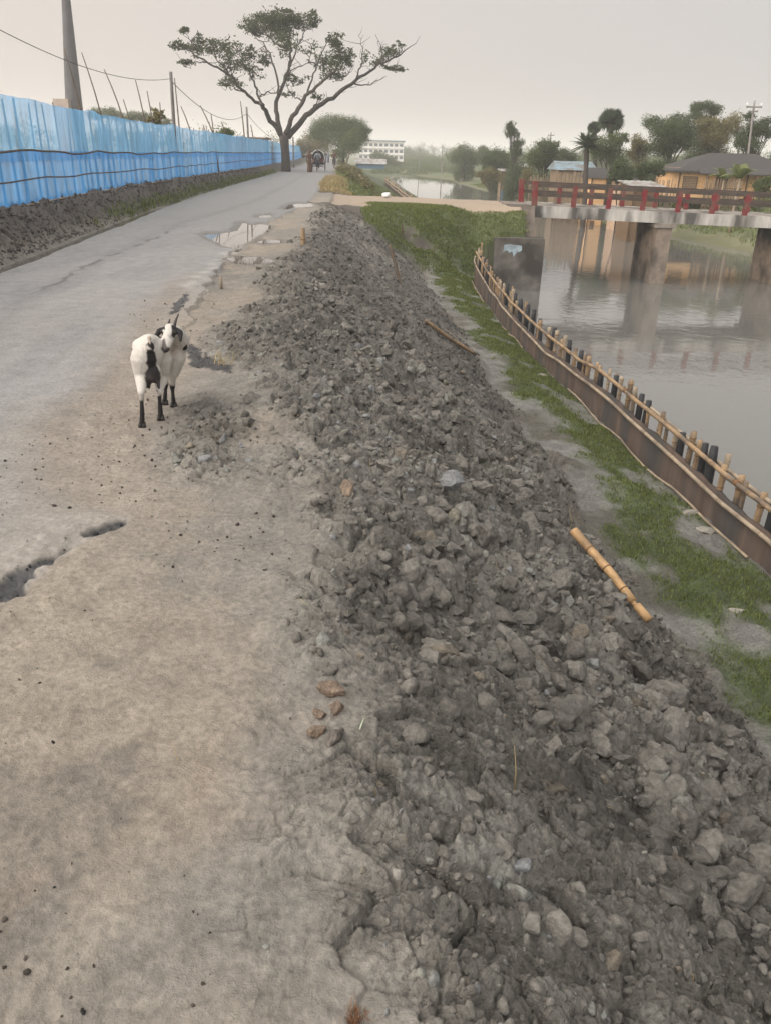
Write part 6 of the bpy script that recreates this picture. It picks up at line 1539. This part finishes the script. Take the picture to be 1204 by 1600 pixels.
    np_mesh('body', V, F, M['fur'], root, True, col)
    for f in (hl, hr, fr, fl):
        q = f - ox; mb = MB()
        for sx in (-0.0105, 0.0105): mb.tube([q + np.array([sx, 0.004, 0.034]), q + np.array([sx * 1.05, -0.004, 0.015]), q + np.array([sx * 1.1, -0.008, 0.001])], [0.0105, 0.0125, 0.0135], 8)
        mb.build('hoof', M['hoof'], root, True)
    for sg in (-1, 1):
        h0 = pol - hv * 0.035 + side * sg * 0.016; up = np.array([0.030 * (1 if sg > 0 else 0.5), 0.03, 0.070]) * (1.0 if sg > 0 else 0.55)
        MB().tube(resample([h0 + np.array([0, 0, -0.015]), h0 + up * 0.5 + np.array([0, -0.008, 0]), h0 + up], 7), np.linspace(0.012, 0.004, 7), 8).build('horn', M['horn'], root, True)
        ec = pol + hv * 0.034 + side * sg * 0.0405 + fwd * 0.022
        MB().ell(ec, (0.0095, 0.0095, 0.0095), 10, 8).build('eye', M['eye'], root, True)
goat()

# ------------------------------------------------------------------ people, rickshaw, bicycle
M['skin'] = simple_mat('skin', (0.17, 0.095, 0.062), 0.6, 0.1, 20, 0.05)
def cloth(name, c): return simple_mat(name, c, 0.85, 0.22, 14, 0.3, stretch=(1, 1, 0.3))
M['brown_cloth'] = cloth('brown_cloth', (0.085, 0.045, 0.030)); M['brown_scarf'] = cloth('brown_scarf', (0.10, 0.048, 0.032)); M['grey_cloth'] = cloth('grey_blue_cloth', (0.17, 0.20, 0.22)); M['dark_cloth'] = cloth('dark_cloth', (0.045, 0.043, 0.05)); M['red_cloth'] = cloth('red_brown_cloth', (0.10, 0.045, 0.035)); M['lungi'] = cloth('checked_wrap', (0.10, 0.11, 0.15))
M['hair'] = simple_mat('hair', (0.012, 0.011, 0.011), 0.5, 0.2, 40, 0.2)
M['metal_dark'] = simple_mat('dark_metal', (0.04, 0.04, 0.042), 0.45, 0.2, 10, 0.05, metal=0.6); M['rubber'] = simple_mat('rubber', (0.02, 0.02, 0.02), 0.8, 0.1, 20, 0.05)
M['hood'] = simple_mat('hood_cloth', (0.045, 0.06, 0.075), 0.7, 0.25, 5, 0.1); M['hood_trim'] = simple_mat('hood_trim', (0.48, 0.50, 0.50), 0.7, 0.15, 8, 0.05); M['seat_red'] = simple_mat('seat', (0.12, 0.04, 0.04), 0.6, 0.2, 8, 0.05)

def person(label, loc, rz, H, pose, top, bottom, scarf=None, group=None):
    """standing, walking or seated figure: one skinned body, clothing and hair as children; faces -y before turning"""
    root = thing('person', label, 'person', loc, rz, group); s = H / 1.65
    A = lambda *p: np.array(p) * s
    if pose == 'sit':
        hips = A(0, 0.05, 0.86); knees = [A(-0.12, -0.30, 0.78), A(0.12, -0.28, 0.70)]; feet = [A(-0.11, -0.26, 0.38), A(0.11, -0.20, 0.24)]; chest = A(0, -0.06, 1.28)
        hands = [A(-0.24, -0.48, 1.05), A(0.24, -0.48, 1.05)]; elbows = [A(-0.27, -0.24, 1.08), A(0.27, -0.24, 1.08)]
    else:
        st = 0.16 if pose == 'walk' else 0.03
        hips = A(0, 0, 0.88); knees = [A(-0.09, -st * 0.7, 0.47), A(0.09, st * 0.2, 0.47)]; feet = [A(-0.09, -st, 0.07), A(0.09, st * 1.2, 0.09)]; chest = A(0, -0.01, 1.24)
        hands = [A(-0.23, -0.02 + st * 0.5, 0.74), A(0.23, -0.08 - st * 0.4, 0.76)]; elbows = [A(-0.25, 0.02 + st * 0.2, 1.0), A(0.25, 0.0, 1.0)]
    neck = chest + A(0, -0.01, 0.17); head = neck + A(0, -0.02, 0.13)
    mb = MB()
    chain(mb, [hips, (hips + chest) / 2, chest], [0.135 * s, 0.115 * s, 0.135 * s]); chain(mb, [chest + A(-0.15, 0, 0.08), chest + A(0.15, 0, 0.08)], [0.062 * s, 0.062 * s]); chain(mb, [chest + A(0, 0, 0.08), neck, head], [0.075 * s, 0.05 * s, 0.055 * s])
    mb.ell(head, tuple(A(0.075, 0.092, 0.112)), 12, 9); mb.ell(head + A(0, -0.09, -0.012), tuple(A(0.014, 0.022, 0.022)), 6, 5)
    for sg in (-1, 1): mb.ell(head + A(sg * 0.076, 0.005, -0.005), tuple(A(0.012, 0.02, 0.03)), 6, 5)
    for i, sg in enumerate((-1, 1)):
        chain(mb, [hips + A(sg * 0.08, 0, -0.03), knees[i], feet[i]], [0.09 * s, 0.058 * s, 0.038 * s]); chain(mb, [feet[i], feet[i] + A(0, -0.14, -0.04)], [0.04 * s, 0.028 * s])
        chain(mb, [chest + A(sg * 0.18, 0, 0.07), elbows[i], hands[i]], [0.05 * s, 0.04 * s, 0.028 * s]); d = (hands[i] - elbows[i]); d /= np.linalg.norm(d)
        hx = np.cross(d, (sg, 0, 0)); hx /= np.linalg.norm(hx)
        chain(mb, [hands[i], hands[i] + d * 0.07 * s], [0.032 * s, 0.030 * s])
        for k, off in enumerate((-0.024, -0.008, 0.008, 0.024)): chain(mb, [hands[i] + d * 0.075 * s + hx * off * s, hands[i] + d * (0.13 + 0.01 * (k in (1, 2))) * s + hx * off * 1.1 * s + A(-sg * 0.012, 0, 0)], [0.0105 * s, 0.009 * s], 6)
        chain(mb, [hands[i] + d * 0.02 * s + hx * -0.03 * s, hands[i] + d * 0.07 * s + hx * -0.055 * s], [0.011 * s, 0.009 * s], 6)
    V, F = remesh(mb, 0.016, 3); np_mesh('body', V, F, M['skin'], root, True)
    # upper clothing follows the torso and arms
    mb = MB(); chain(mb, [hips + A(0, 0, -0.02), (hips + chest) / 2, chest], [0.155 * s, 0.135 * s, 0.152 * s]); chain(mb, [chest + A(-0.16, 0, 0.08), chest + A(0.16, 0, 0.08)], [0.075 * s, 0.075 * s])
    for i, sg in enumerate((-1, 1)): chain(mb, [chest + A(sg * 0.18, 0, 0.07), elbows[i], elbows[i] * 0.35 + hands[i] * 0.65], [0.064 * s, 0.055 * s, 0.047 * s])
    V, F = remesh(mb, 0.018, 4); np_mesh('top' if bottom is not top else 'dress', V, F, top, root, True)
    mb = MB()
    if scarf is not None or pose != 'sit' and bottom is M['lungi']:
        chain(mb, [hips + A(0, 0, 0.05), (hips + (feet[0] + feet[1]) / 2) / 2, (feet[0] + feet[1]) / 2 + A(0, 0, 0.06)], [0.165 * s, 0.19 * s, 0.215 * s if scarf is not None else 0.17 * s], 16)
    else:
        for i, sg in enumerate((-1, 1)): chain(mb, [hips + A(sg * 0.08, 0, 0), knees[i], knees[i] * 0.15 + feet[i] * 0.85], [0.115 * s, 0.082 * s, 0.062 * s])
    V, F = remesh(mb, 0.018, 4); np_mesh('skirt' if scarf is not None else 'trousers', V, F, bottom, root, True)
    if scarf is not None:
        mb = MB(); mb.ell(head + A(0, 0.022, 0.020), tuple(A(0.098, 0.105, 0.125)), 12, 9); chain(mb, [neck + A(0, 0.05, 0.02), chest + A(0, 0.05, 0.02), chest + A(0, 0.07, -0.3)], [0.10 * s, 0.165 * s, 0.15 * s]); V, F = remesh(mb, 0.018, 4); np_mesh('headscarf', V, F, scarf, root, True)
    else:
        mb = MB(); mb.ell(head + A(0, 0.018, 0.035), tuple(A(0.082, 0.092, 0.092)), 12, 8); mb.build('hair', M['hair'], root, True)
    return root

def wheel(parent, c, R, name='wheel', axis='x'):
    a_ = np.linspace(0, 2 * math.pi, 29); P = np.stack([np.zeros(29), np.cos(a_) * R, np.sin(a_) * R], 1) + np.array(c)
    if axis == 'y': P = np.stack([np.cos(a_) * R, np.zeros(29), np.sin(a_) * R], 1) + np.array(c)
    mb = MB().tube([np.array(c) - np.array([0.05, 0, 0]), np.array(c) + np.array([0.05, 0, 0])], 0.03, 8)
    for k in range(14):
        q = P[2 * k]; mb.tube([np.array(c), q], 0.004, 4)
    w_ = mb.build(name, M['metal_dark'], parent); MB().tube(P, 0.022, 7, False).build('tyre', M['rubber'], w_, True); return w_

p = PZ(484, 269, 0.03); p[2] = gz(p[0], p[1])
person('woman in a long brown dress and headscarf walking on the road beside the rickshaw', tuple(p), 0.1, 1.62, 'walk', M['brown_cloth'], M['brown_cloth'], M['brown_scarf'])
def rickshaw():
    p = PZ(497.5, 267.5, 0.03); z = gz(p[0], p[1]); root = thing('cycle_rickshaw', 'cycle rickshaw with a pale trimmed dark hood coming along the road', 'rickshaw', (p[0], p[1], z), 0.0)
    for sx in (-0.56, 0.56): wheel(root, (sx, 0.35, 0.36), 0.34)
    wheel(root, (0, -1.15, 0.36), 0.34, 'front_wheel')
    MB().tube([(-0.6, 0.35, 0.36), (0.6, 0.35, 0.36)], 0.02, 6).build('axle', M['metal_dark'], root)
    f = MB()
    for a_, b_ in (((0, 0.3, 0.36), (0, -0.35, 0.42)), ((0, -0.35, 0.42), (0, -0.42, 0.85)), ((0, -0.42, 0.82), (0, -0.98, 0.85)), ((0, -0.98, 0.95), (0, -1.15, 0.36)), ((0, -0.35, 0.42), (0, -1.0, 0.72))): f.tube([a_, b_], 0.022, 7)
    fr = f.build('frame', M['metal_dark'], root, True)
    MB().tube([(-0.3, -0.80, 1.02), (-0.2, -0.98, 1.04), (0, -1.0, 1.0), (0.2, -0.98, 1.04), (0.3, -0.80, 1.02)], 0.014, 6).build('handlebar', M['metal_dark'], root, True)
    MB().ell((0, -0.40, 0.90), (0.09, 0.14, 0.045), 10, 6).build('saddle', M['rubber'], root, True)
    MB().box((0, 0.30, 0.62), (0.98, 0.75, 0.20), taper=1.05).box((0, -0.16, 0.44), (0.9, 0.34, 0.05)).build('passenger_box', M['metal_dark'], root)
    MB().box((0, 0.26, 0.78), (0.88, 0.50, 0.11)).box((0, 0.56, 1.02), (0.88, 0.10, 0.45), rx=-0.15).build('seat', M['seat_red'], root)
    a_ = np.linspace(-0.25, math.pi + 0.25, 17)
    rows = []
    for yy_, sc in ((-0.10, 1.0), (0.2, 1.02), (0.5, 0.98), (0.72, 0.82)): rows.append(np.stack([np.cos(a_) * 0.56 * sc, np.full(17, yy_), 1.05 + np.sin(a_) * 0.62 * sc], 1))
    V = np.concatenate(rows); F = [(k * 17 + j, k * 17 + j + 1, (k + 1) * 17 + j + 1, (k + 1) * 17 + j) for k in range(3) for j in range(16)] + [tuple(3 * 17 + j for j in range(17))]
    h = MB().add(V, F).build('hood', M['hood'], root, True); MB().tube(rows[0], 0.035, 7).build('trim', M['hood_trim'], h, True)
    person('rickshaw driver in grey blue clothes seated before the dark hood', (p[0], p[1] - 0.45, z + 0.02), 0.0, 1.62, 'sit', M['grey_cloth'], M['dark_cloth'])
rickshaw()
def bicycle(label, loc):
    root = thing('bicycle', label, 'bicycle', loc, 0.05)
    wheel(root, (0, 0.5, 0.34), 0.33); wheel(root, (0, -0.55, 0.34), 0.33)
    f = MB()
    for a_, b_ in (((0, 0.5, 0.34), (0, 0.02, 0.30)), ((0, 0.02, 0.30), (0, 0.16, 0.86)), ((0, 0.14, 0.80), (0, -0.38, 0.84)), ((0, 0.02, 0.30), (0, -0.42, 0.72)), ((0, -0.36, 0.95), (0, -0.55, 0.34)), ((0, 0.5, 0.34), (0, 0.14, 0.80))): f.tube([a_, b_], 0.017, 6)
    f.build('frame', M['metal_dark'], root, True); MB().tube([(-0.28, -0.28, 1.02), (-0.15, -0.38, 1.0), (0.15, -0.38, 1.0), (0.28, -0.28, 1.02)], 0.014, 6).build('handlebar', M['metal_dark'], root, True)
    MB().ell((0, 0.17, 0.89), (0.08, 0.13, 0.04), 10, 6).build('saddle', M['rubber'], root, True)
p = PZ(522, 262.5, 0.03); z = gz(p[0], p[1])
bicycle('dark bicycle ridden along the right half of the road', (p[0], p[1], z)); person('cyclist in a red brown shirt riding towards the crossing', (p[0], p[1] + 0.1, z + 0.03), 0.05, 1.62, 'sit', M['red_cloth'], M['dark_cloth'])
for (px, py, y, lb, rz) in ((508.5, 254, 135, 'far off walker in dark clothes at the end of the road', 0.0), (513, 255, 140, 'far off walker in grey clothes behind the cyclist', 3.0)):
    q = PY(px, py, y); q[2] = gz(q[0], y); person(lb, tuple(q), rz, 1.65, 'walk', M['dark_cloth'] if px < 510 else M['grey_cloth'], M['lungi'], None, 'far off walkers')

# ------------------------------------------------------------------ bank past the crossing
q1, q2, q3 = on_slope(552, 261, 0.15), on_slope(561, 277, 0.2), on_slope(583, 298, 0.1)
bamboo('bamboo_pole', [q1, q2, q3], 0.09, 'long pale bamboo lying down the dark bank past the crossing', 'bamboo pole', 'bamboo_pale', 0.8)
q1, q2 = on_slope(545, 267, 0.15), on_slope(553, 272, 0.1)
bamboo('bamboo_pole', [q1, (q1 + q2) / 2, q2], 0.08, 'short pale bamboo end beside the long one past the crossing', 'bamboo pole', 'bamboo_pale', 0.8)
def far_wall():
    A, B = PZ(601, 283, -1.9), PZ(645, 318, -2.2); r = np.random.default_rng(8); root = thing('bamboo_revetment', 'far bamboo stake wall slanting down the bank past the crossing', 'retaining wall', tuple(B)); n = 34
    for i in range(n):
        t = i / (n - 1); y = B[1] + (A[1] - B[1]) * t; q = B + (A - B) * t - B; h = r.uniform(0.35, 0.75); MB().tube([q + np.array([0.06, 0, -1.5]), q + np.array([0.06 + r.normal(0, 0.04), 0, h])], 0.065, 6).build('stake', M['bamboo' if r.uniform() < 0.5 else 'stick'], root, True)
    for zz, off in ((0.30, -0.06), (0.0, -0.08)): 
        P = lerp_pts(np.array([off, 0, zz]), A - B + np.array([off, 0, zz]), 14); P[:, 2] += r.normal(0, 0.03, 14); bamboo('rail', P, 0.075, None, None, 'bamboo_pale', 1.2, root, None, 7)
    V = np.array([(0.0, 0, -1.4), A - B + np.array([0.0, 0, -1.4]), A - B + np.array([0.0, 0, 0.05]), (0.0, 0, 0.05)]); V = np.r_[V, V + np.array([0.03, 0, 0])]
    MB().add(V, [(0, 1, 2, 3), (7, 6, 5, 4), (3, 2, 6, 7), (0, 3, 7, 4), (1, 5, 6, 2)]).build('sheeting', M['drumsheet'], root)
far_wall()
q = on_slope(603, 309, 0.12)
S, Fm = lump_shapes(3, 1, 990, 6, 0.12); o = np_mesh('white_sack', S[0] * np.array([0.24, 0.18, 0.17]), Fm, M['whitewash'], None, True); o.location = q; tag(o, 'small white sack lying at the far edge of the crossing', 'sack')
for i, (px, py, y) in enumerate(((990, 322, 44), (1000, 322, 44.4), (1027, 322, 43))):
    q = PY(px, py, y); g = gz(q[0], y)
    o = np_mesh('white_sack', S[0] * np.array([0.34, 0.25, 0.24]) * (1 + 0.1 * i), Fm, M['whitewash'] if i < 2 else M['tin'], None, True); o.location = (q[0], y, g + 0.10); o.rotation_euler = (0, 0, i * 1.1)
    tag(o, ('white sack on the opposite bank seen under the bridge rail, left of two', 'white sack on the opposite bank seen under the bridge rail, right of two', 'grey sack lying apart from the two white ones across the canal')[i], 'sack', 'sacks across the canal')

# ------------------------------------------------------------------ haze
def haze():
    m = bpy.data.materials.new('haze_air'); m.use_nodes = True; n, l = m.node_tree.nodes, m.node_tree.links; n.clear()
    o = n.new("ShaderNodeOutputMaterial"); v = n.new("ShaderNodeVolumePrincipled"); v.inputs["Color"].default_value = (0.97, 0.97, 0.97, 1); v.inputs["Density"].default_value = 0.0010; v.inputs["Anisotropy"].default_value = 0.15
    l.new(v.outputs["Volume"], o.inputs["Volume"])
    h = MB().box((0, 1000, 13.0), (6000, 3400, 36.0)).build('haze', m); tag(h, 'thin pale haze hanging over the canal and the road', 'haze', None, 'stuff')
haze()
